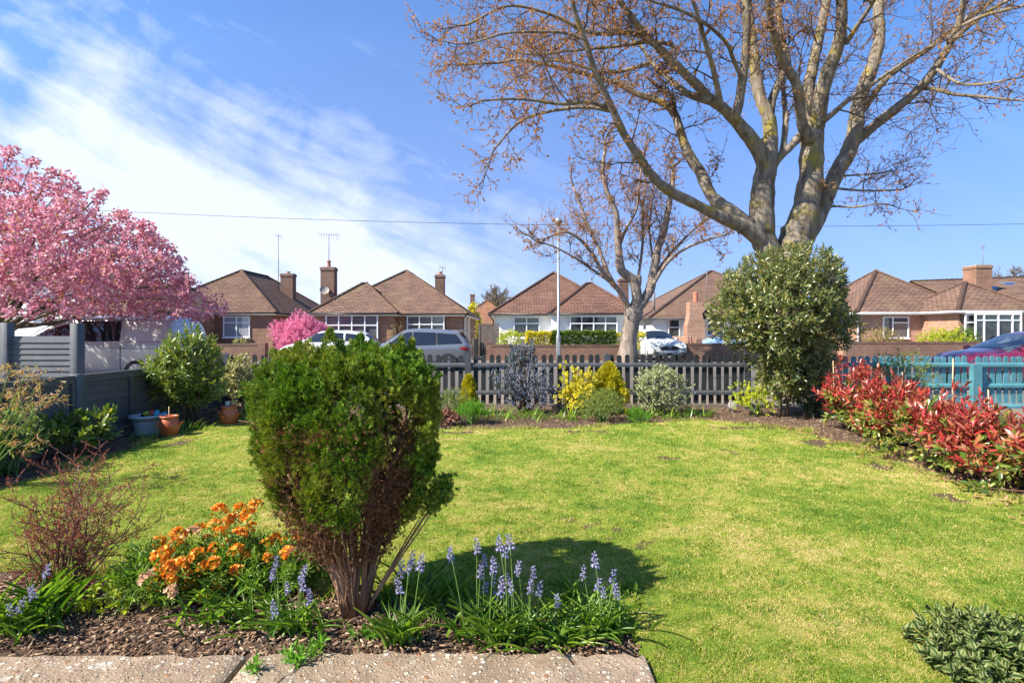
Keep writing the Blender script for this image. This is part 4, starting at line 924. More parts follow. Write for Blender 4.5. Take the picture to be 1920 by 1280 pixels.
c.endpatch('headlamp', M['lamp'], e, [(.76,.66),(.76,.8),(.45,.76),(.45,.68)]); c.endpatch('headlamp', M['lamp'], e, [(-.76,.66),(-.76,.8),(-.45,.76),(-.45,.68)])
for x in (-1.25, 1.28):
    for sd in (1, -1): wheel(e, x, sd*.85, .31, sd)
mirror(c, e, .85, 1.02, redp)
# --- panel van on the left, tail to the right
vanp = paint('light silver van paint', (.50,.48,.47), .26, .15)
e = empty('parked_van', (atx(322,14.9)-2.42, 15.85, -.06), 'large light silver van with dark side window parked under the pink cherry', 'van', None, math.pi)
st = [(-2.46,.5,1.0,1.02,.84,.88,.86),(-2.42,.38,1.15,1.22,.9,.93,.86),(-2.30,.3,1.17,1.82,.94,.95,.78),(-2.14,.25,1.17,1.92,.95,.955,.77),(-1.6,.22,1.16,1.95,.95,.96,.78),(0,.22,1.15,1.95,.95,.96,.78),(.45,.22,1.14,1.93,.95,.96,.78),
      (.95,.22,1.12,1.80,.95,.955,.76),(1.72,.22,1.08,1.35,.95,.95,.82),(1.95,.24,1.06,1.16,.94,.94,.84),(2.25,.28,.9,1.02,.9,.9,.76),(2.42,.4,.7,.78,.76,.78,.6)]
c = Car(st); c.body(vanp, e); 
c.side('side_window', M['carglass'], e, [(-.95,1.2),(.18,1.19),(.18,1.76),(-.93,1.77)], .01); c.side('front_side_window', M['carglass'], e, [(.42,1.2),(1.78,1.12),(1.22,1.50),(.42,1.74)], .01)
c.top('windscreen', M['carglass'], e, 1.0, 1.78, .72, .8)
# pressed panel lines: a long groove, door edge, window recess
for qd in ([(-2.1,.985),(-1.0,.985),(-1.0,1.005),(-2.1,1.005)], [(-1.0,.35),(-.98,.35),(-.98,1.18),(-1.0,1.18)], [(.27,.35),(.29,.35),(.29,1.8),(.27,1.8)], [(-.98,1.005),(.27,1.005),(.27,1.015),(-.98,1.015)], [(-2.1,1.165),(-1.0,1.165),(-1.0,1.18),(-2.1,1.18)]):
    c.side('panel_gap', M['rubber'] if qd[0][1] < 1.1 else M['lead'], bd if False else e, qd, .004)
c.side('roof_rail', M['rubber'], e, [(-1.9,1.80),(.4,1.80),(.4,1.815),(-1.9,1.815)], .01)
for xx in (-1.7, -.7, .3): q = PB(); q.box(xx-.05, xx+.05, -.72, .72, 1.985, 2.02); q.box(xx-.05, xx+.05, -.74, -.7, 1.93, 1.984); q.box(xx-.05, xx+.05, .7, .74, 1.93, 1.984); q.build('roof_bar', M['rubber'], e)
c.endpatch('rear_window_panel', paint('van tailgate with painted sky reflection', (.72,.74,.78), .12), e, [(-.66,1.25),(-.62,1.75),(-.3,1.80),(.3,1.80),(.62,1.75),(.66,1.25),(.3,1.22),(-.3,1.22)], False, .008)  # paler bluish paint carries the bright sky reflection on the tailgate
for sd in (1, -1): c.endpatch('tail_lamp', M['redlamp'], e, [(sd*.9,.95),(sd*.9,1.35),(sd*.8,1.35),(sd*.8,.95)], False, .01)
q = PB(); q.box(-2.52,-2.36,-.88,.88,.36,.56); q.build('bumper', vanp, e, bevel=.03)
for x in (-1.42, 1.5):
    for sd in (1, -1): wheel(e, x, sd*.93, .34, sd)
mirror(c, e, 1.6, 1.22, vanp)
# ================================================================== PLANTS
def sph(n):
    v = RG.normal(size=(n, 3)); return unit(v)
def lumps(u, seed, amp=.12, k=6):
    r = np.random.default_rng(seed); s = np.zeros(len(u))
    for i in range(k): w = r.normal(size=3)*(2.2+i*.8); s += np.sin(u@w+r.random()*6)/(1+i*.35)
    return 1+amp*s
def crown_pts(n, c, rad, seed, shell=.55, amp=.12, zmin=-1., up=0, cone=0):
    """points through a lumpy ellipsoid crown, denser to the outside; returns points and outward directions"""
    u = sph(n*2); u = u[u[:,2] > zmin][:n]; k = len(u)
    r = lumps(u, seed, amp)*(shell+(1-shell)*RG.random(k)**.6)
    p = u*r[:,None]*np.array(rad)
    if cone: s = 1-cone*np.clip((p[:,2]/rad[2]+1)/2, 0, 1); p[:,0] *= s; p[:,1] *= s
    d = unit(u/np.array(rad)*np.mean(rad)+np.array([0,0,up])+.35*RG.normal(size=(k,3)))
    return p+np.array(c), d
def whorls(P, D, k, L, W, spread=1.0, shoot=.5, jit=.25, droop=0):
    """k leaves around each shoot tip; returns O, leaf dirs, normals, lengths, widths"""
    n = len(P); X, Y, Z = frames(D); g = RG.random(n)*6.28
    i = np.tile(np.arange(k), n); idx = np.repeat(np.arange(n), k); a = i*2.4+g[idx]; f = i/max(1, k-1)
    el = spread*(1-.65*f)+.15*RG.normal(size=n*k)
    ra = X[idx]*np.cos(a)[:,None]+Z[idx]*np.sin(a)[:,None]
    d = unit(Y[idx]*np.cos(el)[:,None]+ra*np.sin(el)[:,None]+jit*.4*RG.normal(size=(n*k,3))-np.array([0,0,droop]))
    ll = L*(.65+.45*RG.random(n*k)); o = P[idx]+Y[idx]*((f-.6)*shoot*L*2)[:,None]
    nn = Y[idx]+.3*RG.normal(size=(n*k,3)); return o, d, nn, ll, ll*W/L*(.85+.3*RG.random(n*k))
def stems_to(base, P, n, r0=.008, spread=.05, sides=4, seg=6, bow=.25):
    out = []
    if len(P) > n: P = P[RG.choice(len(P), n, replace=False)]
    for q in P:
        b = np.array(base)+np.array([RG.normal()*spread, RG.normal()*spread, 0]); t = np.linspace(0, 1, seg)[:,None]
        m = b+(q-b)*t; m[:,2:3] += bow*np.linalg.norm(q[:2]-b[:2])*(t*(1-t))*2*0+bow*(t*(1-t))*np.linalg.norm(q-b)
        m[:,:2] -= (q[:2]-b[:2])*bow*(t*(1-t)); m[1:-1] += RG.normal(size=(seg-2,3))*.012
        out.append((m, r0*(1-.75*t[:,0]), sides))
    return out
def shrub(name, label, cat, base, c, rad, n, k, L, W, mat, stem, tmpl=T_OVAL, seed=1, shell=.5, amp=.14, up=.35, spread=1.0, shoot=.5, nst=25, r0=.008, group=None, zmin=-1., cone=0, droop=0, bspread=.06, flowers=None, leaf='foliage'):
    base = np.array(base, float); e = empty(name, tuple(base), label, cat, group)
    P, D = crown_pts(n, c, rad, seed, shell, amp, zmin, up, cone); w = P[:,2] > .02; P, D = P[w], D[w]
    o, d, nn, ll, ww = whorls(P, D, k, L, W, spread, shoot, droop=droop)
    scatter(leaf, tmpl, o, d, nn, ll, ww, mat, e, smooth=True, loc=base)
    tubes('stems', stems_to(base, P, nst, r0, bspread), stem, e, loc=base)
    if flowers:
        nm, nf, fk, fl, fw, fm, ft = flowers; sel = RG.choice(len(P), min(nf, len(P)), replace=False); Pf = P[sel]+D[sel]*L*.5
        o, d, nn, ll, ww = whorls(Pf, unit(D[sel]+[0,0,.4]), fk, fl, fw, 1.3, 1.2); scatter(nm, ft, o, d, nn, ll, ww, fm, e, loc=base)
    return e
# ---- leaf palettes
LM = {}
LM['laurel'] = leafmat('glossy evergreen leaf', [(.035,.07,.016),(.085,.12,.025),(.145,.16,.04),(.05,.085,.02),(.22,.21,.065),(.25,.2,.055)], .22, .3, .5, back=(.24,.24,.12))
LM['silver'] = leafmat('silver green leaf', [(.22,.23,.10),(.40,.36,.18),(.52,.46,.26),(.15,.16,.07)], .25, .45)
LM['varieg'] = leafmat('cream edged leaf', [(.09,.13,.045),(.14,.18,.07),(.11,.15,.06)], .25, .45, edge=(.62,.60,.36))
LM['vshade'] = leafmat('cream edged leaf with painted shade', [(.02,.05,.008),(.045,.085,.012),(.08,.12,.018)], .25, .6, .2, edge=(.24,.26,.11))  # leaf colours darkened so the shrub looks shaded
LM['pieris'] = leafmat('green leaf yellow tips', [(.06,.12,.02),(.13,.2,.03),(.24,.28,.05),(.08,.13,.03),(.42,.36,.06)], .3, .35, .5)
LM['gold'] = leafmat('golden yellow leaf', [(.6,.48,.02),(.75,.6,.03),(.42,.4,.03),(.8,.68,.1),(.2,.26,.03)], .3, .5)
LM['goldcon'] = leafmat('golden conifer spray', [(.40,.36,.01),(.55,.44,.015),(.26,.28,.01),(.62,.5,.03)], .25, .6)
LM['conifer'] = leafmat('green conifer spray', [(.022,.07,.008),(.06,.145,.012),(.11,.21,.016),(.22,.31,.025),(.035,.10,.01)], .22, .6, .2, patch=[(.07,.13,.012),(.15,.22,.02),(.26,.28,.03),(.3,.2,.05)], pscale=3.0)
LM['dead'] = leafmat('dead brown conifer foliage', [(.07,.03,.014),(.14,.065,.03),(.22,.11,.05),(.1,.05,.03)], .15, .8, .1)
LM['photinia'] = leafmat('red young leaf', [(.20,.012,.014),(.36,.024,.024),(.48,.06,.05),(.26,.02,.018),(.13,.02,.012),(.42,.15,.06),(.28,.03,.018),(.46,.22,.14)], .25, .28, .5, tcol=(.62,.04,.02), back=(.30,.08,.05))
LM['photold'] = leafmat('green older leaf', [(.05,.1,.015),(.12,.2,.025),(.26,.32,.06),(.33,.24,.05),(.07,.09,.02)], .3, .3, .6)
LM['green'] = leafmat('fresh green leaf', [(.08,.17,.015),(.14,.26,.02),(.2,.3,.04),(.06,.12,.015)], .35, .5)
LM['lush'] = leafmat('bright grass-green leaf', [(.11,.28,.015),(.17,.36,.025),(.08,.2,.015)], .4, .5)
LM['sage'] = leafmat('soft green leaf', [(.11,.16,.03),(.18,.24,.05),(.25,.29,.06),(.07,.11,.025)], .3, .6)
LM['strap'] = leafmat('strap leaf', [(.06,.15,.014),(.13,.25,.022),(.24,.35,.04),(.08,.17,.03)], .38, .35, .45)
LM['darkleaf'] = leafmat('small dark leaf', [(.03,.06,.02),(.05,.09,.03),(.08,.11,.04)], .2, .5)
LM['heuchera'] = leafmat('maroon leaf', [(.14,.04,.04),(.26,.1,.08),(.36,.2,.15)], .2, .5)
LM['barb'] = leafmat('tiny dark red leaf', [(.18,.03,.018),(.11,.035,.02),(.28,.07,.03),(.09,.07,.025)], .3, .5, tcol=(.6,.1,.03))
LM['acer'] = leafmat('bronze young leaf', [(.4,.17,.1),(.34,.2,.08),(.5,.27,.18),(.24,.24,.06),(.55,.38,.28)], .4, .5)
LM['lime'] = leafmat('lime yellow leaf', [(.38,.44,.02),(.5,.5,.03),(.24,.34,.02)], .3, .5)
LM['hedge'] = leafmat('hedge leaf', [(.05,.11,.015),(.11,.19,.025),(.16,.22,.04)], .25, .5)
LM['bronze'] = leafmat('bronze shrub leaf', [(.3,.2,.06),(.22,.24,.05),(.4,.22,.1),(.12,.15,.03)], .25, .5)
LM['orange'] = leafmat('orange petal', [(.8,.2,.008),(.88,.36,.015),(.55,.07,.008),(.92,.48,.03),(.72,.13,.01)], .3, .5, tcol=(.9,.35,.02))
LM['faded'] = leafmat('faded petal', [(.75,.45,.3),(.7,.35,.2),(.8,.6,.45)], .3, .6, tcol=(.8,.5,.3))
LM['bluebell'] = leafmat('violet blue bell', [(.32,.29,.50),(.42,.40,.60),(.25,.21,.42),(.56,.55,.72),(.46,.37,.56)], .3, .5, tcol=(.45,.42,.75))
LM['ceano'] = leafmat('powder blue floret', [(.30,.31,.40),(.40,.41,.50),(.22,.22,.30),(.52,.53,.6)], .2, .7, tcol=(.45,.45,.6))
LM['pink'] = leafmat('pink blossom petal', [(.50,.11,.18),(.62,.21,.28),(.34,.05,.10),(.78,.45,.49),(.46,.09,.16)], .25, .6, patch=[(.66,.3,.36),(.8,.5,.53),(.55,.17,.24),(.84,.6,.6)], pscale=3.5, tcol=(.9,.35,.45))
LM['magenta'] = leafmat('magenta blossom', [(.7,.16,.36),(.8,.3,.46),(.6,.1,.28),(.8,.45,.5)], .25, .6, tcol=(.9,.3,.5))
LM['bronzeleaf'] = leafmat('bronze cherry leaf', [(.3,.13,.03),(.2,.1,.03),(.45,.22,.04)], .4, .5)
LM['mapleflower'] = leafmat('orange maple flower', [(.45,.2,.04),(.3,.12,.05),(.55,.3,.06),(.36,.17,.1),(.2,.08,.05)], .25, .6, tcol=(.8,.4,.08))
LM['purple'] = leafmat('purple floret', [(.4,.15,.35),(.5,.25,.45)], .2, .6, tcol=(.6,.3,.6))
LM['white'] = leafmat('white petal', [(.8,.8,.78),(.85,.85,.85)], .2, .6, tcol=(.9,.9,.9))

# ---- main conifer bush
B0 = np.array([-.785, 2.66, 0]); e = empty('conifer_bush', tuple(B0), 'large vase-shaped dark green conifer bush on bare brown stems in the front bed', 'shrub')
zs = [0,.13,.26,.4,.53,.66,.93,1.1,1.19,1.3]; rs = [.04,.08,.145,.225,.31,.375,.43,.41,.37,.26]; cxs = [0,-.005,-.01,-.02,-.025,-.03,-.045,-.045,-.03,-.02]
def bush_surf(n, z0, z1, seed, amp=.07):
    z = z0+(z1-z0)*RG.random(n); w = np.interp(z, zs, rs); keepp = RG.random(n) < .3+.7*w/.5; z = z[keepp]; n = len(z); a = RG.random(n)*2*math.pi
    u = np.stack([np.cos(a), np.sin(a), (z-.8)*1.5], 1); r = np.interp(z, zs, rs)*lumps(u, seed, amp, 8)
    return np.stack([np.interp(z, zs, cxs)+r*np.cos(a), r*np.sin(a)*.95, z], 1), a
S1, a1 = bush_surf(1380, .42, 1.27, 5, .10); S1[:,:2] *= (1+.09*(RG.random(len(S1))-.62))[:,None]
# bare window on the near right flank and underside
bare = (S1[:,1] < .1) & (S1[:,2] < .62+.12*np.sin(a1*5)+.07*np.sin(a1*11)-(np.abs(a1-math.pi) < .9)*.12) ; bare |= (S1[:,2] < .52+.06*np.sin(a1*7)); bare &= RG.random(len(S1)) < .94
bare |= (S1[:,0] > .22) & (S1[:,1] < -.12) & (S1[:,2] < 1.08) & (S1[:,0] < .34)
S1 = S1[~bare]; a1 = a1[~bare]
topn = 330; rr = np.sqrt(RG.random(topn))*.37; ta = RG.random(topn)*6.28; Zt = np.interp(rr, [0,.2,.33,.38], [1.27,1.255,1.21,1.12])+.03*np.sin(ta*3+rr*14)
ST = np.stack([-.045+rr*np.cos(ta), rr*np.sin(ta), Zt], 1); SP = np.concatenate([S1, ST]); AP = np.concatenate([a1, ta])
spikes = [(-.095,-.08,1.41,.075),(.03,.0,1.385,.06),(.10,-.06,1.35,.055),(.255,-.10,1.37,.045),(.30,-.08,1.355,.04),(-.33,-.04,1.31,.06),(-.2,.05,1.30,.07),(.18,.1,1.33,.06)]
O, D, Ln = [], [], []
for i, (s, a) in enumerate(zip(SP, AP)):                       # plume = upright tuft of flat sprays
    h = .07+.06*RG.random(); ax = unit(np.array([np.cos(a)*.55, np.sin(a)*.55, 1.0])+.28*RG.normal(size=3)); m = 34; pr = .028+.02*RG.random()
    t = RG.random(m); ph = RG.random(m)*6.28; rr_ = pr*(1-t*.8)*(.55+.45*RG.random(m))
    X_, Y_, Z_ = frames(np.tile(ax, (1, 1)), np.array([[1., 0, .1]])); rad = X_*np.cos(ph)[:,None]+Z_*np.sin(ph)[:,None]
    O.append(s+ax*(t*h-.05)[:,None]+rad*rr_[:,None]); D.append(ax*.9+rad*(.9-t*.5)[:,None]); Ln.append(.017+.012*RG.random(m))
for sx, sy, sz, sw in spikes:
    m = 300; t = RG.random(m)**1.25; ph = RG.random(m)*6.28; rad = np.stack([np.cos(ph), np.sin(ph), 0*ph], 1); rr_ = sw*1.25*(1-t)**.75*RG.random(m)**.5
    O.append(np.array([sx, sy, 0])+np.stack([0*t, 0*t, sz-.24+t*.24], 1)+rad*rr_[:,None]); D.append(rad*.8+np.array([0,0,1.])*(.6+t)[:,None]); Ln.append(.02+.01*RG.random(m))
for bx, bz in ((.40,.60),(.42,.64),(.43,.67),(.38,.57),(.44,.62)):                 # stray green branch low on the right
    m = 120; t = RG.random(m); O.append(np.stack([bx+.03*t+.025*RG.normal(size=m), -.1+.03*RG.normal(size=m), bz-.05+t*.09], 1)); D.append(np.stack([.6+0*t, .3*RG.normal(size=m), 1+0*t], 1)+.4*RG.normal(size=(m,3))); Ln.append(.02+.008*RG.random(m))
O = np.concatenate(O); D = np.concatenate(D); Ln = np.concatenate(Ln); print('sprays', len(O))
scatter('foliage', T_FAN, O, unit(D), RG.normal(size=O.shape)+np.array([0,-.4,0]), Ln, Ln*.95, LM['conifer'], e)
Sd, ad = bush_surf(2600, .30, .98, 9, .05); Sd[:,:2] *= (.80+.2*RG.random(len(Sd)))[:,None]; Sd = Sd[~((Sd[:,2] > .72) & (RG.random(len(Sd)) < .6))]
idx = np.repeat(np.arange(len(Sd)), 7); Od = Sd[idx]+.022*RG.normal(size=(len(idx), 3)); Dd = unit(np.stack([Sd[idx,0]*1.2, Sd[idx,1]*1.2, .9+0*idx], 1)+.5*RG.normal(size=(len(idx), 3)))
scatter('dead_foliage', T_FAN, Od, Dd, None, .014+.012*RG.random(len(idx)), .013, LM['dead'], e)
paths = []
def bush_stem(a, rt, zt, r0, k=8, b=.05):
    t = np.linspace(0, 1, k); st = np.stack([b*np.cos(a)+(rt*np.cos(a)-.04)*t**1.25, b*np.sin(a)+rt*np.sin(a)*t**1.25, -.02+zt*t**.92], 1); st[1:] += RG.normal(size=(k-1,3))*.010; return st, r0*(1-.72*t)
for i in range(22):
    a = i*2.39996+RG.normal()*.2; zt = RG.uniform(.75, 1.15); rt = np.interp(zt*.9, zs, rs)*RG.uniform(.45, .85); st, r = bush_stem(a, rt, zt, RG.uniform(.010, .016)); paths.append((st, r*(1.25 if i % 2 else .75), 8))
    for j in range(7):                                          # side twigs, forking
        s = RG.integers(2, 7); p = st[s]+(st[s+1]-st[s])*RG.random(); L_ = RG.uniform(.12, .34); d = unit(np.array([np.cos(a+RG.normal()*.7), np.sin(a+RG.normal()*.7), 1.1+RG.random()])); pts = [p]
        for q in range(5): d = unit(d+.22*RG.normal(size=3)+[0,0,.08]); pts.append(pts[-1]+d*L_/5)
        pts = np.array(pts); rl = np.interp(pts[:,2], zs, rs)*np.interp(pts[:,2], [.45,.75], [.97,.78]); rh = np.hypot(pts[:,0]+.04, pts[:,1])+1e-6; sc_ = np.minimum(1, rl/rh); pts[:,0] = (pts[:,0]+.04)*sc_-.04; pts[:,1] *= sc_; paths.append((pts, np.linspace(.0050, .0016, 6), 5))
        for w_ in range(3):
            p2 = pts[RG.integers(1, 5)]; d2 = unit(d+.7*RG.normal(size=3)); pp = [p2+d2*x+[0,0,.15*x*x] for x in np.linspace(0, RG.uniform(.06,.16), 4)]; paths.append((np.array(pp), [.0028,.0022,.0017,.001], 4))
for i in range(34):                                             # thin outer stems following the flank
    a = RG.random()*6.28; st, r = bush_stem(a, RG.uniform(.18,.33), RG.uniform(.55,.85), RG.uniform(.004,.007), 7); paths.append((st, r, 5))
for i, (bx, bz) in enumerate(((.42,.62),(.44,.66),(.46,.64),(.38,.6))): t = np.linspace(0, 1, 7); paths.append((np.stack([.06+(bx-.04)*t**1.1, -.02-.08*t, bz*t], 1), .007*(1-.7*t), 5))
tubes('stems', paths, M['stemred'], e)
for k_, px_ in enumerate((1.5, )): pass

# ---- orange wallflowers
heads = [(297,1015),(333,1003),(345,1052),(298,1045),(412,957),(450,955),(480,945),(432,975),(415,997),(390,1010),(470,990),(356,1048),(400,1055),(383,1062),(462,1043),(295,1095),(325,1080),(388,1120),(515,1008),(532,1015),(560,1002),(405,1030),(442,1032),(320,1060),(500,1020),(590,1018),(276,1083,1),(322,1108,1),(360,1000,1),(283,1140,1),(373,990),(428,1018),(310,1035),(340,1075),(370,1085),(300,1070),(420,1075),(445,1070),(355,1100),(410,1100),(480,1050),(505,1045),(540,1035),(575,1015),(450,1000),(305,1090),(400,985),(465,965),(370,1040),(330,1020)]
flm = []
for v in range(3):
    O_, D_ = [], []
    for j in range(22):
        c_ = unit(RG.normal(size=3)*[1,1,.7]+[0,0,.5])*[.022,.022,.018]*RG.uniform(.7,1.15); nrm = unit(c_+[0,0,.012]); X_, Y_, Z_ = frames(nrm[None]); g = RG.random()*6
        for q in range(4): a = g+q*math.pi/2; O_.append(c_); D_.append((X_[0]*math.cos(a)+Z_[0]*math.sin(a))+nrm*.25)
    O_ = np.array(O_); o = scatter('tmp', T_PETAL, O_, np.array(D_), unit(O_), .0105, .0095, None); flm.append(o.data); bpy.data.objects.remove(o)
plants = {0: (-1.86, 2.86), 1: (-1.52, 2.98), 2: (-1.22, 2.95)}
lab = ['orange wallflower leftmost in the front bed, a few blooms faded to peach', 'tall orange wallflower in the middle of the front bed clump', 'orange wallflower nearest the conifer stems in the front bed']
hp = {0: [], 1: [], 2: []}
for h in heads:
    k = 0 if h[0] < 350 else (1 if h[0] < 500 else 2); hp[k].append(h)
for k, (x, y) in plants.items():
    base = np.array([x, y, 0.]); e = empty('wallflower', tuple(base), lab[k], 'flower plant', 'orange wallflowers in the front bed'); tips = []
    for h in hp[k]:
        Y_ = y+RG.uniform(-.12, .10)-.04-(.14 if h[1] > 1030 else 0); q = at(h[0], h[1], Y_); tips.append(q); faded = len(h) > 2
        me = flm[RG.integers(3)].copy(); me.materials.clear(); o = link('flower_head', me, LM['faded' if faded else 'orange'], e); o.location = q-base; o.rotation_euler = (RG.normal()*.4, RG.normal()*.4, RG.random()*6)
        s = RG.uniform(1.2, 1.65); o.scale = (s, s, s)
    P, D = crown_pts(210, base+[0,-.03,.12], (.22,.2,.12), 31+k, .4, .15, -.4, .5); P = np.concatenate([P, np.array(tips)-[0,0,.03]]); D = np.concatenate([D, np.tile([0,0,1.], (len(tips), 1))])
    o, d, nn, ll, ww = whorls(P, D, 14, .055, .011, 1.15, .9); scatter('foliage', T_LONG, o, d, nn, ll, ww, LM['green'], e, smooth=True, loc=base)
    tubes('stems', stems_to(base, P, 60, .006, .05), M['stemgreen'], e, loc=base)
# ---- bluebells
bm_ = []
for v in range(3):
    O_, D_, L_ = [], [], []; m = 13+v*2
    for j in range(m):
        t = j/m; a = j*2.4; O_.append((math.cos(a)*.004, math.sin(a)*.004, -.035+t*.075)); D_.append((math.cos(a)*(1-t*.5), math.sin(a)*(1-t*.5), -.3+t*.8)); L_.append(.019*(1-t*.45))
    o = scatter('tmp', T_BELL, O_, D_, None, L_, np.array(L_)*.85, None); o.data.name = 'bells'; bm_.append(o.data); bpy.data.objects.remove(o)
def bluebell(label, bx, by, fl, nleaf, Lf=.24, spread=1.1, bs=.05, dy=.1):
    nleaf = int(nleaf*.8); Lf *= .74; by -= .035
    base = np.array([bx, by, 0.]); e = empty('bluebell_clump', tuple(base), label, 'bluebells', 'bluebell clumps in the front bed'); n = nleaf
    b = base+np.stack([RG.normal(size=n)*bs, RG.normal(size=n)*bs*.6, 0*np.zeros(n)], 1); a = RG.random(n)*6.28; P = []
    T_ST = ([(x, t, -.55*t*t+(.05 if x else 0)) for t in np.linspace(0, 1, 6) for x in (-.5, 0, .5)], [(3*i+j, 3*i+j+1, 3*i+j+4, 3*i+j+3) for i in range(5) for j in (0, 1)])
    w_ = [.6,.95,1.,.85,.55,.08]; T_ST = ([(v[0]*w_[i//3], v[1], v[2]) for i, v in enumerate(T_ST[0])], T_ST[1])
    rad = np.stack([np.cos(a), np.sin(a)*.8, 0*a], 1); s = (.10+RG.random(n)**1.6*spread*.85)[:,None]; d = unit(rad*s+[0,0,1]); N = unit(np.array([0,0,1.])-rad*.0+d*-.2-rad*s*.6)
    N = np.cross(np.cross(d, [0,0,1.]), d); N = -unit(np.cross(d, np.cross(rad, [0,0,1.])));
    X_ = np.cross(rad, [0,0,1.]); N = unit(np.cross(X_, d)); N *= np.sign(N[:,2:3]+1e-6)
    scatter('leaves', T_ST, b, d, N, Lf*(.7+.5*RG.random(n)), (.010+.006*RG.random(n)), LM['strap'], e, smooth=True, loc=base)
    for f in fl:
        q = at(f[0], f[1], by+RG.uniform(-dy, dy)); bb = base+[(q[0]-bx)*.55+RG.normal()*.02, (q[1]-by)*.6, 0]; t = np.linspace(0, 1, 7)[:,None]; m = bb+(q-bb)*t; m[:,0] += (q[0]-bb[0])*(t*(1-t))[:,0]*-.3
        st = tubes('flower_stem', [(m, np.linspace(.0036,.002,7), 5)], M['stemgreen'], e, loc=base); o = link('flowers', bm_[RG.integers(3)].copy(), LM['bluebell'], st); o.location = q-base; o.rotation_euler = (RG.normal()*.15, RG.normal()*.15, RG.random()*6)
        o.data.materials.clear(); o.data.materials.append(LM['bluebell']); s = RG.uniform(.7, 1.0); o.scale = (s, s, s)
bluebell('bluebell clump just right of the conifer stems, leaves mostly upright', atx(752,2.4), 2.42, [(753,1063),(767,1060),(789,1055),(747,1097),(773,1046)], 55, .24, .5, .035)
bluebell('bluebell clump with the most flower stems at the edge of the slab', atx(905,2.42), 2.46, [(894,1022),(908,1050),(925,1058),(901,1072),(925,1085),(909,1102),(930,1119),(844,1035),(940,1092),(952,1083)], 80, .26, .7, .07, .14)
bluebell('bluebell clump with one tall pale spike over arching leaves', atx(985,2.42), 2.44, [(972,1063),(942,1104),(958,1100),(1000,1072),(995,1097),(1012,1102),(936,1019),(947,1033),(956,1016)], 80, .27, 1.2, .08, .1)
bluebell('small bluebell clump with a single low flower stem', atx(1052,2.4), 2.42, [(1045,1127)], 40, .22, 1.2, .04)
bluebell('rightmost bluebell clump at the corner of the slab', atx(1130,2.44), 2.5, [(1094,1072),(1115,1050),(1122,1094),(1131,1110),(1150,1079),(1155,1107)], 105, .26, 1.2, .07)
bluebell('bluebell clump left of the conifer stems beside the wallflowers', atx(555,2.52), 2.52, [(518,1053),(511,1076),(569,1073),(567,1096),(539,1101),(580,1119),(513,1139)], 80, .23, 1.2, .07)
bluebell('leafy bluebell clump at the far left of the front bed', atx(40,2.5), 2.52, [(88,1069),(53,1120),(39,1135),(19,1143),(5,1150),(60,1110)], 110, .3, 1.0, .07)
bluebell('bluebell clump in shade behind the others, almost without flowers', atx(800,2.8), 2.78, [(845,1040)], 70, .26, 1.0, .12)
bluebell('dark strappy bluebell clump under the wallflowers', atx(440,2.6), 2.62, [], 60, .28, 1.2, .1)
bluebell('dark strappy bluebell clump trailing behind the far left one', atx(95,2.62), 2.66, [], 45, .32, 1.3, .06)
bluebell('shaded bluebell clump behind the rightmost one', atx(1075,2.7), 2.68, [], 55, .24, 1.1, .08)
# small weeds in bed and crack
for i, (px, py, Y_, n_, L_, m_, lb) in enumerate([(190,1145,2.68,34,.035,'lime','low yellow-green shrublet between the bare red bush and the wallflowers'),(250,1150,2.72,26,.035,'lime','second low yellow-green shrublet nearer the wallflowers'),(820,1170,2.6,22,.03,'green','small leafy weed in the shade right of the conifer'),(860,1150,2.75,30,.035,'green','leafy weed behind the bluebells in the shade'),
        (672,1195,2.42,8,.03,'lush','tiny green weed on the mulch below the conifer'),(1180,1120,2.85,16,.04,'green','small green tuft at the shaded corner of the bed'),(690,1190,2.45,8,.03,'lush','tiny green weed below the conifer, right one of two')]):
    b = (atx(px, Y_), Y_, 0); s_ = .10 if n_ > 20 else .04
    shrub('weed', lb, 'weed', b, (b[0], b[1], s_*.55), (s_*1.3, s_*1.1, s_*.75), n_, 8, L_, L_*.45, LM[m_], M['stemgreen'], seed=50+i, shell=.2, up=.6, nst=14, r0=.002, group='small weeds in the front bed')
for i, (px, py) in enumerate([(478,1252),(600,1215),(583,1228),(560,1243),(548,1235)]):
    Y_ = 1.36/(py-HY)*F; b = (atx(px, Y_), Y_, .041); bb = np.array(b)
    shrub('weed', ['green weed in the left crack of the slab', 'strappy weed at the edge of the slab', 'weed in the right crack, upper one', 'weed in the right crack, middle one', 'weed in the right crack, lowest one'][i], 'weed', b, (b[0], b[1], .055), (.03, .025, .02), 9, 6, .04, .011, LM['lush'], M['stemgreen'], T_LONG, seed=60+i, shell=.2, up=.5, nst=5, r0=.0012, group='weeds in the slab cracks', bspread=.008)

# ---- barberry with red twigs, far left front
b = np.array([atx(105,2.75), 2.8, 0.]); e = empty('barberry_bush', tuple(b), 'bare twiggy dark red bush at the left of the front bed', 'shrub'); paths = []; LP = []
def twig(p, d, L, r, lv):
    pts = [p]; k = 6
    for i in range(k): d = unit(d+.16*RG.normal(size=3)+[0,0,.03]); pts.append(pts[-1]+d*L/k)
    pts = np.array(pts); paths.append((pts, np.linspace(r, r*.4, k+1), 4))
    for i in range(1, k+1):
        LP.append((pts[i]+.004*RG.normal(size=3), d))
        if lv > 0 and RG.random() < .85: twig(pts[i], unit(d+.6*RG.normal(size=3)), L*RG.uniform(.3,.5), r*.55, lv-1)
for i in range(26):
    a = RG.random()*6.28; s = RG.uniform(.1, .5); twig(b+np.array([RG.normal()*.05, RG.normal()*.05, 0]), unit(np.array([np.cos(a)*s, np.sin(a)*s, 1.])), RG.uniform(.35,.62), .0042, 2)
for dx, h in ((-.28,.7),(.2,.58),(.05,.62),(.3,.52)): twig(b, unit(np.array([dx*1.2, .1, 1.])), h, .005, 1)
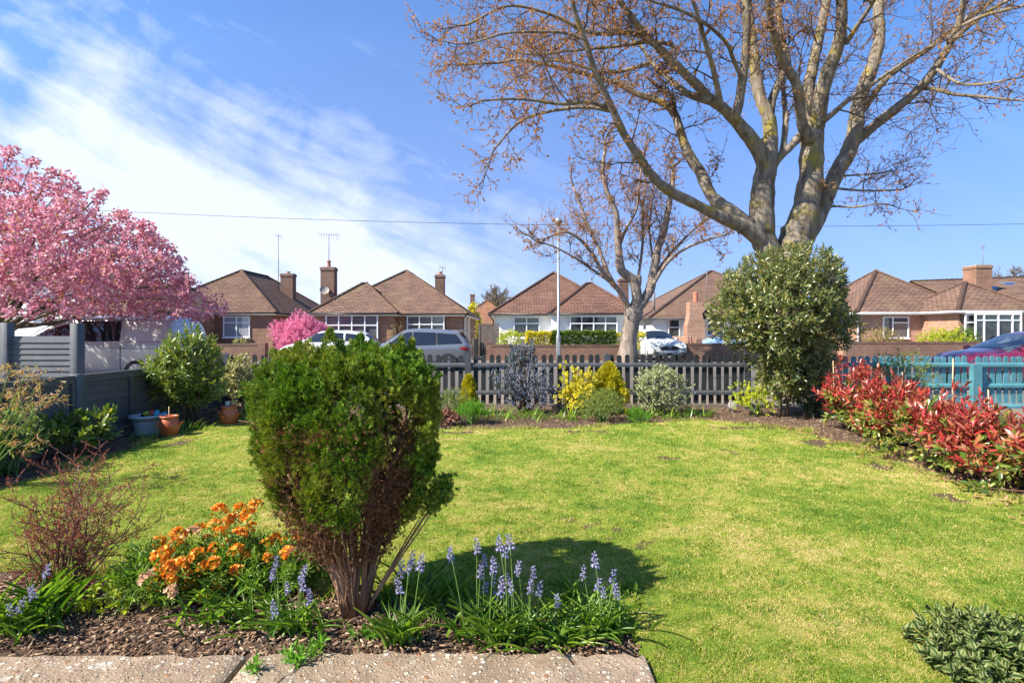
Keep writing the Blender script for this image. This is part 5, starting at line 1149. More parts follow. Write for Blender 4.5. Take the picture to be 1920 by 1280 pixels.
tubes('stems', paths, M['stemdark'], e, loc=b); LP_ = np.array([q[0] for q in LP]); LD_ = np.array([q[1] for q in LP])
o, d, nn, ll, ww = whorls(LP_, LD_, 3, .010, .0065, 1.2, .5); scatter('leaves', T_DIAMOND, o, d, nn, ll, ww, LM['barb'], e, loc=b); print('barb', len(LP))
# ---- young maple-like shrub with bronze leaves, left edge
b = np.array([-4.75, 4.75, 0.]); e = empty('bronze_leaved_shrub', tuple(b), 'thin arching shrub with drooping bronze young leaves at the left edge', 'shrub'); paths = []; P = []; D = []
for (px, py) in ((20,690),(50,700),(75,715),(0,735),(60,755),(30,765),(-20,700),(45,735),(-60,720),(85,752),(10,800),(40,830)):
    q = at(px, py, 4.55+RG.uniform(-.2,.2)); t = np.linspace(0, 1, 8)[:,None]; m = b+(q-b)*t+np.array([0,0,.2])*(t*(1-t)); paths.append((m, np.linspace(.011,.003,8), 6))
    for j in range(16): P.append(q+RG.normal(size=3)*[.08,.08,.035]); D.append(unit(RG.normal(size=3)*[1,1,.3]+[.2,0,-.1]))
tubes('stems', paths, M['stemgreen'], e, loc=b); o, d, nn, ll, ww = whorls(np.array(P), np.array(D), 5, .05, .012, 1.0, .4, droop=.35); scatter('foliage', T_LONG, o, d, nn, ll, ww, LM['acer'], e, smooth=True, loc=b)

# ---- left border
shrub('evergreen_shrub', 'rounded glossy green shrub with yellow tips in the far left corner by the van', 'shrub', (-4.80,7.95,0), (-4.84,7.95,.78), (.50,.45,.53), 600, 9, .10, .034, LM['pieris'], M['stembrown'], T_LONG, seed=3, shell=.45, up=.7, nst=34, r0=.011)
shrub('silver_leaved_shrub', 'upright silvery green shrub left of the charcoal fence corner', 'shrub', (-4.55,8.95,0), (-4.62,9.0,.55), (.33,.28,.5), 330, 9, .065, .03, LM['silver'], M['stembrown'], seed=4, shell=.3, amp=.22, up=.7, nst=28, cone=.35)
shrub('hydrangea', 'broad-leaved green shrub at the foot of the low grey panels', 'shrub', (-5.0,6.1,0), (-4.98,6.1,.22), (.36,.34,.24), 110, 8, .10, .05, LM['pieris'], M['stembrown'], seed=6, shell=.3, up=.7, nst=26, zmin=-.3)
shrub('fern', 'dull green ferny plant against the grey panel at the left edge', 'plant', (-4.95,5.2,0), (-4.9,5.2,.33), (.28,.3,.36), 150, 10, .06, .02, LM['sage'], M['stemgreen'], T_LONG, seed=8, shell=.2, up=.6, zmin=-.4)
def strap_plant(name, label, cat, x, y, n, L, W, mat, bs=.05, spread=.9, group=None):
    b = np.array([x, y, 0.]); e = empty(name, tuple(b), label, cat, group); a = RG.random(n)*6.28; rad = np.stack([np.cos(a), np.sin(a), 0*a], 1)
    d = unit(rad*(.15+RG.random(n)*spread)[:,None]+[0,0,1]); X_ = np.cross(rad, [0,0,1.]); N = unit(np.cross(X_, d)); N *= np.sign(N[:,2:3]+1e-6)
    T_ST = ([(x_*w, t, -.45*t*t) for t, w in zip(np.linspace(0, 1, 5), (.7,1,.9,.6,.1)) for x_ in (-.5,.5)], [(2*i,2*i+1,2*i+3,2*i+2) for i in range(4)])
    scatter('leaves', T_ST, b+np.stack([RG.normal(size=n)*bs, RG.normal(size=n)*bs, 0*a], 1), d, N, L*(.6+.6*RG.random(n)), W, LM[mat], e, smooth=True, loc=b); return e
for i, (x, y, n, L_, bs) in enumerate([(-4.35,8.35,70,.28,.12),(-4.62,7.5,45,.22,.1),(-3.9,8.75,70,.28,.16),(-3.2,8.9,70,.3,.18),(-1.45,8.55,60,.28,.15),(-.2,8.65,90,.26,.2),(.35,8.6,80,.25,.18),(.95,8.5,60,.24,.12),(2.15,8.65,70,.24,.14),(2.7,8.8,90,.25,.18),(3.15,8.9,60,.24,.14),(-4.7,6.9,40,.2,.1)]):
    strap_plant('strap_leaved_plant', ['low strappy green clump between the two terracotta pots','strappy clump in front of the white pot','low strappy clump right of the round terracotta pot','strappy clump behind the conifer bush','strappy clump right of the conifer bush at the fence','low strappy clump under the left of the blue-flowered shrub','low strappy clump under the right of the blue-flowered shrub','low strappy clump between the blue-flowered and yellow shrubs','strappy clump at the left foot of the cream-leaved shrub','strappy clump at the right foot of the cream-leaved shrub','strappy clump left of the round spotlight','small strappy clump at the foot of the grey panel'][i], 'plant', x, y, n, L_, .016, 'strap', bs, 1.2, 'strappy bulb foliage clumps')
# ---- pots
def pot_white():
    e = empty('plant_pot', (atx(275,7.3), 7.3, 0), 'wide pale grey plant pot with odds and ends inside, left of the terracotta pots', 'plant pot')
    lathe('pot', [(.001,0),(.125,0),(.13,.02),(.165,.19),(.168,.2),(.178,.2),(.18,.225),(.20,.228),(.207,.24),(.205,.262),(.195,.268),(.18,.26),(.172,.21),(.001,.2)], plain('pale grey plastic', (.36,.38,.40), .45, var=.05), e, 36); return e
pot_white(); px_, py_2 = atx(275,7.3), 7.3
for x, z, c_, lb, nm in ((-.05,.215,(.02,.015,.02),'small black nursery pot lying in the pale grey pot','nursery_pot'),(.03,.23,(.4,.38,.05),'small yellow-green cup in the pale grey pot','cup')):
    e = empty(nm, (px_+x, py_2-.02, z), lb, 'small pot'); o = lathe('pot', [(.001,0),(.028,0),(.04,.075),(.043,.078),(.036,.07),(.026,.01)], plain(nm, c_, .4), e, 16); o.rotation_euler = (.5, .9 if x < 0 else .2, 0)
for x, c_, lb, s_ in ((.10,(.6,.03,.02),'crumpled red packet sticking out of the pale grey pot',1.),(.17,(.05,.35,.5),'blue packet beside the red one on the pale grey pot',.7)):
    q = PB()
    for i in range(5):
        a = i*.05*s_; q.poly([(a,0,.02*math.sin(i*2)),(a+.05*s_,0,.02*math.sin(i*2+2)),(a+.05*s_,.08,.03*math.sin(i*2+2.5)+.03),(a,.08,.03*math.sin(i*2+.5)+.03)])
    o = q.build('packet', plain('packet', c_, .35)); o.location = (px_+x-.1, py_2+.0, .265); o.rotation_euler = (.3, .25, 0); m_ = o.modifiers.new('thick', 'SOLIDIFY'); m_.thickness = .004; tag(o, lb, 'packet')
def strawberry(px, Y_, label, s=1., turn=0):
    x = atx(px, Y_); e = empty('strawberry_pot', (x, Y_, 0), label, 'plant pot', 'terracotta strawberry pots', turn); e.scale = (s, s, s)
    lathe('pot', [(.001,0),(.085,0),(.095,.02),(.125,.10),(.132,.16),(.12,.22),(.103,.25),(.10,.262),(.118,.272),(.12,.29),(.105,.295),(.098,.28),(.09,.25),(.11,.15),(.001,.14)], M['terra'], e, 32)
    for a, z in ((.15,.17),(3.3,.15),(-1.3,.11),(1.7,.13)):      # side pockets
        V = PB(); n = 10; c_ = np.array([math.cos(a), math.sin(a), 0]); tt = np.array([-math.sin(a), math.cos(a), 0])
        r0 = [c_*.115+tt*.045*math.cos(t)+np.array([0,0,z-.02+.045*math.sin(t)]) for t in np.linspace(0, 2*math.pi, n+1)[:-1]]; r1 = [c_*.168+tt*.04*math.cos(t)+np.array([0,0,z+.045])+c_*.018*math.sin(t)*-1 for t in np.linspace(0, 2*math.pi, n+1)[:-1]]
        for i in range(n): j = (i+1) % n; V.poly([r0[i],r0[j],r1[j],r1[i]]); V.poly([r0[i]*.93+[0,0,.003],r1[i]*.985,r1[j]*.985,r0[j]*.93+[0,0,.003]])
        V.build('pocket', M['terra'], e, smooth=True)
    return e
e = strawberry(318, 7.15, 'glossy terracotta strawberry pot with a bamboo stick, beside the pale grey pot', .95, .1)
tag(tubes('bamboo_stick', [([(atx(318,7.15)-.01,7.15,.12),(atx(317,7.15),7.15,.40)], [.007,.006], 6)], M['cane']), 'short bamboo stick standing in the terracotta pot beside the pale grey pot', 'stick')
e = strawberry(430, 8.0, 'glossy terracotta strawberry pot standing alone by the clipped conifer, a pale glass on top', 1.0, 2.9)
o = lathe('glass_jar', [(.001,0),(.033,0),(.036,.07),(.03,.075),(.001,.075)], plain('milky glass', (.45,.5,.47), .1), None, 16); o.location = (atx(428,8.0)-.01, 8.0, .285); tag(o, 'small milky glass jar on top of the lone terracotta pot', 'jar')
tag(tubes('wooden_peg', [([(atx(436,8.0),8.0,.27),(atx(437,8.0),8.0,.38)], [.009,.008], 6)], M['cane']), 'short brown wooden peg in the lone terracotta pot', 'peg')

# ---- far border shrubs, left to right
def conifer_small(label, x, y, h, w, n, seed, group='small golden conifers'):
    b = np.array([x, y, 0.]); e = empty('golden_conifer', tuple(b), label, 'conifer', group); t = RG.random(n)**.8; a = RG.random(n)*6.28; u = np.stack([np.cos(a), np.sin(a), t*3], 1)
    prof = np.interp(t, [0,.15,.4,.7,.9,1], [.7,1,.95,.68,.35,.05]); r = w/2*prof*lumps(u*1.6, seed, .2, 8)*(.55+.45*RG.random(n)**.5); P = np.stack([r*np.cos(a), r*np.sin(a), .05+t*h], 1); D = unit(np.stack([np.cos(a)*.7, np.sin(a)*.7, 1.+0*a], 1)+.3*RG.normal(size=(n,3)))
    scatter('foliage', T_FAN, P, D, None, .05+.03*RG.random(n), .04, LM['goldcon'], e); tubes('stems', [([(0,0,0),(0,0,h*.85)], [.018,.004], 6)]+[([(0,0,.05+i*.02),(.3*w*math.cos(i*2.4),.3*w*math.sin(i*2.4),.12+i*.03*h)], [.006,.002], 4) for i in range(16)], M['stembrown'], e)
conifer_small('small pointed golden conifer against the left fence post', atx(879,9.1), 9.1, .60, .27, 1500, 2)
conifer_small('larger golden conifer in front of the middle fence post', atx(1142,9.15), 9.15, .80, .52, 3600, 5)
shrub('feathery_shrub', 'feathery pale green shrub right of the clipped conifer', 'shrub', (-.95,8.5,0), (-.95,8.5,.24), (.30,.3,.26), 420, 12, .035, .006, LM['sage'], M['stemgreen'], T_LONG, seed=12, shell=.3, up=.9, zmin=-.5, spread=.8)
shrub('green_tussock', 'bright green grassy mound at the lawn edge left of the fence post', 'plant', (-.62,8.15,0), (-.62,8.15,.17), (.24,.22,.18), 300, 9, .06, .008, LM['lush'], M['stemgreen'], T_LONG, seed=13, shell=.3, up=1.2, zmin=-.4, spread=.6)
shrub('heuchera', 'low maroon-leaved plant at the lawn edge by the clipped conifer', 'plant', (-.98,7.95,0), (-.98,7.95,.11), (.2,.18,.12), 120, 6, .05, .035, LM['heuchera'], M['stemdark'], seed=14, shell=.3, up=.8, zmin=-.3)
fl = ('flowers', 420, 9, .018, .012, LM['ceano'], T_DIAMOND)
e = shrub('ceanothus', 'tall dark-leaved shrub covered in powder blue flowers at the fence', 'shrub', (.22,9.2,0), (.32,9.1,.42), (.42,.32,.42), 430, 8, .028, .014, LM['darkleaf'], M['stembrown'], seed=15, shell=.4, up=.4, amp=.2, zmin=-.8, flowers=('flowers', 430, 40, .021, .017, LM['ceano'], T_DIAMOND))
P, D = crown_pts(340, (.16,9.25,1.0), (.25,.2,.24), 16, .3, .2, -1, .3); P2, D2 = crown_pts(120, (-.12,9.0,.58), (.26,.2,.2), 17, .3, .2, -1, .3); P = np.concatenate([P,P2]); D = np.concatenate([D,D2]); L0 = np.array(e.location)
o, d, nn, ll, ww = whorls(P, D, 8, .028, .014); scatter('upper_foliage', T_OVAL, o, d, nn, ll, ww, LM['darkleaf'], e, loc=L0); Pf = P[RG.random(len(P)) < .62]
o, d, nn, ll, ww = whorls(Pf+[0,0,.01], np.tile([0,0,1.], (len(Pf), 1)), 40, .021, .017, 1.3, 1.2); scatter('upper_flowers', T_DIAMOND, o, d, nn, ll, ww, LM['ceano'], e, loc=L0); tubes('upper_stems', stems_to(L0, P, 30, .009, .05), M['stembrown'], e, loc=L0)
e = shrub('yellow_euonymus', 'bright yellow-leaved shrub between the blue-flowered shrub and the golden conifer', 'shrub', (1.1,9.1,0), (1.12,9.05,.40), (.36,.28,.34), 420, 9, .048, .028, LM['gold'], M['stembrown'], seed=18, shell=.3, amp=.28, up=.5)
shrub('green_mound_shrub', 'rounded soft green shrub at the lawn edge below the golden conifer', 'shrub', (1.42,8.35,0), (1.42,8.35,.24), (.38,.32,.27), 900, 12, .03, .006, LM['sage'], M['stemgreen'], T_LONG, seed=19, shell=.35, up=.7, amp=.1, zmin=-.6)
shrub('green_tussock', 'small bright green mound right of the rounded soft green shrub', 'plant', (1.92,8.2,0), (1.92,8.2,.1), (.18,.16,.13), 200, 9, .045, .006, LM['lush'], M['stemgreen'], T_LONG, seed=20, shell=.3, up=1.3, zmin=-.4, spread=.6)
shrub('variegated_shrub', 'cream and green leaved shrub in front of the charcoal fence', 'shrub', (2.5,9.1,0), (2.5,9.05,.44), (.46,.36,.42), 420, 9, .058, .024, LM['varieg'], M['stembrown'], seed=21, shell=.45, amp=.13, up=.5, droop=.15)
e = strap_plant('spiky_plant', 'single tuft of stiff striped blades left of the cream-leaved shrub', 'plant', 1.93, 9.0, 9, .5, .022, 'lime', .02, .6)
shrub('euonymus', 'yellow-green variegated low shrub at the foot of the big evergreen', 'shrub', (4.1,8.95,0), (4.05,8.9,.28), (.36,.3,.28), 240, 8, .038, .022, LM['lime'], M['stemgreen'], seed=22, shell=.3, amp=.2, up=.5, zmin=-.6)
shrub('violet_flowered_plant', 'thin pale violet flower stems left of the spotlight', 'plant', (3.05,9.35,0), (3.05,9.35,.28), (.16,.1,.2), 40, 5, .03, .01, LM['bluebell'], M['stemgreen'], seed=23, up=.9, shell=.3, nst=20, r0=.003)
sl = empty('spotlight', (atx(1371,9.3), 9.3, 0), 'small round garden spotlight on the soil left of the big evergreen', 'garden light')
o = lathe('housing', [(.001,0),(.05,0),(.075,.05),(.08,.1),(.075,.1)], M['flaunch'], sl, 20); o.location = (0, .05, .11); o.rotation_euler = (math.radians(80), 0, .25)
o = lathe('lens', [(.001,.098),(.06,.098),(.074,.094)], plain('frosted lens', (.5,.5,.42), .2), sl, 20); o.location = (0, .05, .11); o.rotation_euler = (math.radians(80), 0, .25); tubes('spike', [([(0,.06,-.05),(0,.06,.1)], [.012,.012], 6)], M['rubber'], sl)

# ---- big round evergreen on two bare stems
b = np.array([4.42, 8.8, 0.]); e = empty('round_evergreen_tree', tuple(b), 'big round-headed glossy evergreen in front of the large bare tree', 'tree')
P, D = crown_pts(1560, (4.52,8.8,1.78), (1.15,1.0,1.0), 24, .5, .10, -1., .6); P2, D2 = crown_pts(330, (4.58,8.8,.76), (.56,.5,.46), 25, .4, .12, -1, .3); P = np.concatenate([P,P2]); D = np.concatenate([D,D2])
o, d, nn, ll, ww = whorls(P, D, 11, .112, .038, 1.15, .5); scatter('crown', T_LONG, o, d, nn, ll, ww, LM['laurel'], e, smooth=True, loc=b)
m_ = np.arange(len(P)) % 9 == 0; LMf = leafmat('ochre bud', [(.4,.25,.04),(.3,.2,.05)], .2, .6); o, d, nn, ll, ww = whorls(P[m_]+D[m_]*.03, D[m_], 7, .03, .012, .8, .8); scatter('flower_buds', T_DIAMOND, o, d, nn, ll, ww, LMf, e, loc=b)
paths = [([(0,0,0),(.02,0,.5),(-.02,0,1.1),(.1,0,1.8)], [.03,.026,.024,.012], 8), ([(.14,.02,0),(.12,0,.6),(.2,.0,1.2),(.3,0,2)], [.024,.02,.018,.01], 8)]; tubes('trunk', [(np.array(p[0])+b, p[1], p[2]) for p in paths]+stems_to(b+[.08,0,.6], P, 110, .012, .03), M['stembrown'], e, loc=b)
shrub('dark_leaved_shrub', 'dark glossy low shrub in the shade right of the big evergreen', 'shrub', (5.0,8.9,0), (5.0,8.9,.5), (.42,.36,.52), 300, 9, .075, .03, LM['darkleaf'], M['stembrown'], T_LONG, seed=26, up=.5)
# ---- red-leaved hedge: separate shrubs in a row
hl = ['red-leaved shrub at the far end of the hedge, with the tallest shoots', 'second red-leaved shrub from the far end of the hedge', 'third red-leaved shrub of the hedge, in its middle', 'fourth red-leaved shrub of the hedge, leafier green below', 'red-leaved shrub of the hedge at the right edge of the photo', 'nearest red-leaved shrub of the hedge']
for i, (x, y, rx, h) in enumerate([(4.95,7.55,.52,.80),(4.8,6.75,.5,.74),(4.72,5.95,.5,.70),(4.62,5.2,.48,.64),(4.62,4.5,.5,.66),(4.75,3.8,.5,.6)]):
    c_ = (x, y, h*.46); b = np.array([x, y, 0.]); e = empty('red_leaved_shrub', tuple(b), hl[i], 'shrub', 'red-leaved shrubs forming a low hedge')
    P, D = crown_pts(270, c_, (rx+.03, .56, h*.52), 70+i, .4, .24, -.75, .5); hi = P[:,2] > h*(.12+.82*RG.random(len(P)))
    if i == 0: Px = np.array([[x-.25,y+.1,h+.13],[x-.3,y,h+.05],[x-.1,y,h+.03],[x+.1,y-.2,h+.02]]); P = np.concatenate([P, Px]); D = np.concatenate([D, np.tile([0,0,1.], (4,1))]); hi = np.concatenate([hi, [True]*4])
    o, d, nn, ll, ww = whorls(P[hi], unit(D[hi]+[0,0,.3]), 10, .115, .036, 1.2, .6); scatter('young_leaves', T_LONG, o, d, nn, ll, ww, LM['photinia'], e, smooth=True, loc=b)
    o, d, nn, ll, ww = whorls(P[~hi], D[~hi], 9, .095, .042, 1.15, .6); scatter('old_leaves', T_OVAL, o, d, nn, ll, ww, LM['photold'], e, smooth=True, loc=b)
    tubes('stems', stems_to(b, P, 60, .009, .1), M['stemdark'], e, loc=b)
n = 260; xf = RG.normal(size=n)*.12+3.98; yf = RG.uniform(3.4,8,n); o = scatter('fallen_leaves', T_OVAL, np.stack([xf+.05*np.sin(yf*3),yf,.02+.02*RG.random(n)],1), np.stack([RG.normal(size=n),RG.normal(size=n),.15*RG.normal(size=n)],1), np.tile([0,0,1.],(n,1))+.3*RG.normal(size=(n,3)), .05, .024, leafmat('fallen leaf', [(.26,.1,.05),(.36,.2,.11),(.18,.06,.035)], .1, .7)); tag(o, 'fallen brown and orange leaves below the red-leaved hedge', 'leaves', kind='stuff')
for i, (px, y0_, Y_, y1_, tlt) in enumerate([(1787,765,6.3,672,.02),(1562,720,7.8,676,-.03),(1692,730,7.2,697,.02),(1654,730,7.4,692,.01),(1853,800,5.6,730,-.02)]):
    x = atx(px, Y_); z = atz(y1_, Y_); o = tubes('bamboo_cane', [([(0,0,0),(tlt*.5,0,z*.5),(tlt,0,z)], [.007,.0065,.006], 7)], M['cane']); o.location = (x-tlt, Y_, 0)
    tag(o, ['tallest bamboo cane standing out of the red-leaved hedge', 'bamboo cane at the far left end of the red-leaved hedge', 'short bamboo cane in the middle of the red-leaved hedge', 'bamboo cane beside the tallest red shoots', 'nearest bamboo cane at the right of the red-leaved hedge'][i], 'cane', 'bamboo canes in the hedge')
shrub('purple_flowered_shrub', 'dull green shrub with small purple flowers against the turquoise fence', 'shrub', (6.9,9.35,0), (6.85,9.35,.62), (.58,.32,.5), 520, 9, .035, .012, LM['sage'], M['stembrown'], seed=27, shell=.4, up=.5, flowers=('flowers', 130, 8, .014, .01, LM['purple'], T_DIAMOND))
# ---- variegated shrub at lower right
b = np.array([2.02, 2.25, 0.]); shrub('variegated_shrub', 'green shrub with pale leaf margins and painted-in shade in the lower right corner', 'shrub', tuple(b), (2.10,2.16,.0), (.42,.32,.18), 430, 9, .045, .024, LM['vshade'], M['stemgreen'], seed=28, shell=.5, spread=1.25, up=.5, zmin=-.1, amp=.16, nst=40)

# ---- across the road
def hedge(name, label, x0, x1, y0, y1, z0, z1, n, mat, L=.06, W=.035, group='clipped hedge sections', round_=.12):
    b = np.array([(x0+x1)/2, (y0+y1)/2, 0.]); e = empty(name, tuple(b), label, 'hedge', group); s = RG.random((n, 3)); ax = RG.integers(0, 5, n)
    s[ax == 0, 1] = RG.random((ax == 0).sum())**3*.2; s[ax == 1, 2] = 1-RG.random((ax == 1).sum())**3*.15; s[ax == 2, 0] *= .1*RG.random((ax == 2).sum()); s[ax == 3, 2] = 1-RG.random((ax == 3).sum())**3*.15; s[ax == 4, 1] = RG.random((ax == 4).sum())**3*.2
    P = np.stack([x0+(x1-x0)*s[:,0], y0+(y1-y0)*s[:,1], z0+(z1-z0)*s[:,2]], 1); P += .03*np.sin(P[:,[1,2,0]]*9)+.02*RG.normal(size=P.shape); D = unit((s-.5)*[.5,2,2]+[0,0,.5]+.5*RG.normal(size=(n,3)))
    o, d, nn, ll, ww = whorls(P, D, 4, L, W); scatter('foliage', T_DIAMOND, o, d, nn, ll, ww, LM[mat], e, loc=b)
    tubes('stems', [([(x0+(x1-x0)*t-b[0],0,0),(x0+(x1-x0)*t-b[0]+.05,0,z1*.8)], [.02,.01], 4) for t in np.linspace(.03,.97,14)], M['stembrown'], e)
hedge('clipped_hedge', 'golden left end of the clipped hedge below the white bungalow windows', atx(987,27), atx(1033,27), 26.6, 27.4, .5, 1.34, 2200, 'gold', .08, .05)
hedge('clipped_hedge', 'green middle of the clipped hedge behind the lamp post', atx(1034,27), atx(1150,27), 26.6, 27.4, .5, 1.37, 5200, 'hedge', .09, .06)
hedge('clipped_hedge', 'golden right end of the clipped hedge on both sides of the pollarded trunk', atx(1151,27), atx(1207,27), 26.6, 27.3, .5, 1.3, 1500, 'gold')
def fshrub(name, lab_, px0_, px1_, pyt, pyb, Y_, mat, n=260, k=7, L=.09, W=.04, tm=T_DIAMOND, seed=1, up=.5, amp=.15, cat='shrub', fl_=None):
    x0, x1 = atx(px0_, Y_), atx(px1_, Y_); z1 = atz(pyt, Y_); z0 = max(.02, atz(pyb, Y_)-.3); return shrub(name, lab_, cat, ((x0+x1)/2, Y_, 0), ((x0+x1)/2, Y_, (z0+z1)/2), ((x1-x0)/2*.95, (x1-x0)/2*.6, (z1-z0)/2*.95), n, k, L, W, LM[mat] if isinstance(mat, str) else mat, M['stembrown'], tm, seed=seed, up=up, amp=amp, shell=.35, r0=.015, flowers=fl_)
fshrub('yellow_green_shrub', 'yellow-green shrub at the left corner of the white bungalow', 928, 984, 615, 650, 27.6, 'lime', 420, seed=31)
fshrub('pink_shrub', 'spiky pink-flowering shrub between the two brick bungalows', 508, 622, 592, 655, 26.6, 'magenta', 1500, 12, .16, .03, seed=32, up=.9, amp=.16, tm=T_LONG)
fshrub('green_shrub', 'small pale green shrub under the window of the far left bungalow', 434, 470, 633, 655, 27, 'silver', 200, seed=33)
fshrub('red_tipped_shrub', 'thin red-tipped shrub top beyond the silver car roof', 720, 762, 603, 640, 27.5, 'bronze', 110, 5, .07, .025, seed=34)
fshrub('golden_tree', 'golden-topped column of ivy green between the bungalows', 872, 902, 574, 640, 44, 'gold', 500, 8, .2, .12, seed=35, cat='tree')
fshrub('climbing_shrub', 'straggly climber beside the side gate', 890, 902, 605, 650, 30, 'bronze', 140, 7, .1, .05, seed=36)
fshrub('bronze_shrub', 'bronze-green shrub below the small window of the large brick bungalow', 1617, 1694, 612, 650, 27.2, 'bronze', 420, seed=37)
fshrub('lime_shrub', 'bright lime green shrub left of the bay window', 1720, 1812, 614, 652, 26.6, 'lime', 700, 8, seed=38)
fshrub('green_shrub', 'dark green rounded shrub touching the lime green one', 1776, 1832, 612, 650, 26.9, 'hedge', 420, seed=39)
fshrub('lime_shrub', 'patch of yellow-green leaves at the left edge under the cherry', -30, 22, 585, 622, 13, 'lime', 160, 8, .07, .04, seed=40)

# ================================================================== TREES
def gen_tree(name, label, cat, base, limbs, twm, barkm, flm_, seed, lv=3, tl=1.9, gap=.34, tr=.02, clus=.055, ck=7, droop=.0, up=.25, group=None, extra=None, keep=None, twr=.0045, tipfrac=1., flat=.0):
    r = np.random.default_rng(seed); base = np.array(base, float); e = empty(name, tuple(base), label, cat, group); TW = []; TP = []; TD = []
    def un(v): return v/(math.sqrt(v[0]*v[0]+v[1]*v[1]+v[2]*v[2])+1e-9)
    def grow(p, d, L, rad, l):
        k = 5 if l > 0 else 4; pts = [p]; rd = [rad]
        for i in range(k):
            d = un(d+.26*r.normal(size=3)+np.array([0, 0, up*.35*(i/k)-droop*.3*(1-i/k)])); pts.append(pts[-1]+d*L/k); rd.append(max(twr*.55, rad*(1-.8*(i+1)/k)))
            if l > 0:
                for _ in range(2 if l > 1 else 1):
                    if r.random() < .82:
                        q = un(d+.85*r.normal(size=3)); grow(pts[-1], q, L*(.38+.3*r.random()), max(twr, rad*.5), l-1)
            elif r.random() < .55: TP.append(pts[-1]); TD.append(d)
        TW.append((np.array(pts), rd, 4 if l > 1 else 3)); TP.append(pts[-1]); TD.append(d)
    bigs = []
    for lb in limbs:
        P = np.array(lb[0], float); R = np.array(lb[1], float)
        # smooth the traced limb
        t = np.arange(len(P)); tt = np.linspace(0, len(P)-1, (len(P)-1)*4+1); Q = np.stack([np.interp(tt, t, P[:,i]) for i in range(3)], 1); RR = np.interp(tt, t, R)
        for _ in range(2): Q[1:-1] = .25*Q[:-2]+.5*Q[1:-1]+.25*Q[2:]
        Q[1:-1] += r.normal(size=(len(Q)-2, 3))*RR[1:-1,None]*.05; Q[1:-1] = .25*Q[:-2]+.5*Q[1:-1]+.25*Q[2:]
        bigs.append((Q, RR*(1+.04*r.normal(size=len(RR))), 10 if RR[0] > .08 else 7))
        st = lb[2] if len(lb) > 2 else .3; seg = np.linalg.norm(np.diff(Q, axis=0), axis=1); cum = np.concatenate([[0], np.cumsum(seg)]); tot = cum[-1]; s = tot*st
        while s < tot:
            p = np.array([np.interp(s, cum, Q[:,i]) for i in range(3)]); rad = np.interp(s, cum, RR); i = min(len(Q)-2, int(np.searchsorted(cum, s))); T_ = un(Q[i+1]-Q[i])
            f = s/tot; q = r.normal(size=3); q[1] *= .8; q -= T_*(q@T_); d = un(un(q)*(.75)+T_*.55+np.array([0,0,up*.6])); ll = tl*(.45+.75*r.random())*(1.05-.45*f); l = lv-1
            if keep is None or keep(p, d): grow(p, d, ll, min(tr, rad*.45), l if rad > .02 else l-1)
            s += gap*(.5+r.random())*(1 if rad < .12 else 1.7)
        if st < 2: grow(Q[-1], un(Q[-1]-Q[-2]), tl*.6, RR[-1], lv-1)
    tubes('trunk', bigs, barkm, e, loc=base); print(name, 'twigs', len(TW), 'tips', len(TP))
    tubes('twigs', TW, twm, e, loc=base, cap=False)
    TP = np.array(TP); TD = np.array(TD)
    if tipfrac < 1: k = r.random(len(TP)) < tipfrac*(np.clip(1.25-.13*(TP[:,0]-base[0]+6), .35, 1) if lv == 3 and clus < .05 else 1); TP, TD = TP[k], TD[k]
    o, d, nn, ll, ww = whorls(TP, TD, ck, clus, clus*.55, 1.4, .6); scatter('flower_clusters', T_DIAMOND, o, d, nn, ll, ww, flm_, e, loc=base); return e
def L3(pts, Y0, Y1=None, rpx=None):
    """traced limb: pixel points with a depth run from Y0 to Y1, radii in pixels"""
    Y1 = Y0 if Y1 is None else Y1; n = len(pts); k = [np.linalg.norm(np.subtract(pts[i+1], pts[i])) for i in range(n-1)]; c = np.concatenate([[0], np.cumsum(k)])/max(1e-6, sum(k)); Ys = Y0+(Y1-Y0)*c
    P = [at(p[0], p[1], y) for p, y in zip(pts, Ys)]; R = np.interp(c, np.linspace(0, 1, len(rpx)), rpx)*Ys/F; return P, R
limbs = []
RS = .81
def LB(pts, Y0, Y1, r, st=.3): P, R = L3(pts, Y0, Y1, r); limbs.append((P, R*RS, st))
TB = 12.0
LB([(1474,740),(1472,640),(1467,560),(1458,505),(1440,468),(1429,442),(1427,412)], TB, TB, [66,58,54,48,36,29,24], 2)
LB([(1472,530),(1482,485),(1490,452),(1500,425),(1512,395),(1520,350),(1522,300),(1522,250)], TB, TB+.2, [44,40,35,31,27,27,26,26], 2)
LB([(1440,460),(1398,425),(1345,405),(1295,378),(1248,356),(1217,325),(1195,290),(1168,250),(1145,196),(1120,147),(1108,112),(1098,75),(1082,40),(1070,-10)], TB, TB-2.6, [24,17,13,12,11,9.5,9,8,7,6,5.5,5], .38)
LB([(1425,450),(1405,425),(1372,395),(1340,378),(1322,345),(1314,322),(1298,303),(1282,269),(1268,220)], TB, TB+.8, [18,16,14,13,12,10,9], .5)
LB([(1267,218),(1250,196),(1228,187),(1189,175),(1164,156),(1132,150),(1095,137),(1039,125),(970,109),(939,119),(870,120)], TB+.8, TB+1.6, [8,7,6,5,4,3,2], .15)
LB([(1428,440),(1427,400),(1430,360),(1434,325),(1442,281),(1440,260)], TB, TB, [30,27,25,22,19], 2)
LB([(1436,320),(1430,290),(1407,259),(1376,222),(1352,200),(1332,187),(1307,159),(1279,134),(1239,94),(1207,62),(1182,31),(1157,-5)], TB, TB-1.6, [19,17,14,12,11,10,9,8,7,6], .45)
LB([(1376,228),(1387,190),(1390,160),(1396,125),(1401,62),(1398,-20)], TB-.6, TB-1.2, [11,10,9,9,8], .3)
LB([(1444,285),(1446,250),(1440,215),(1426,187),(1420,160),(1416,130),(1412,94),(1405,47),(1400,-20)], TB, TB+.6, [17,15,14,13,12,11,10,9], .3)
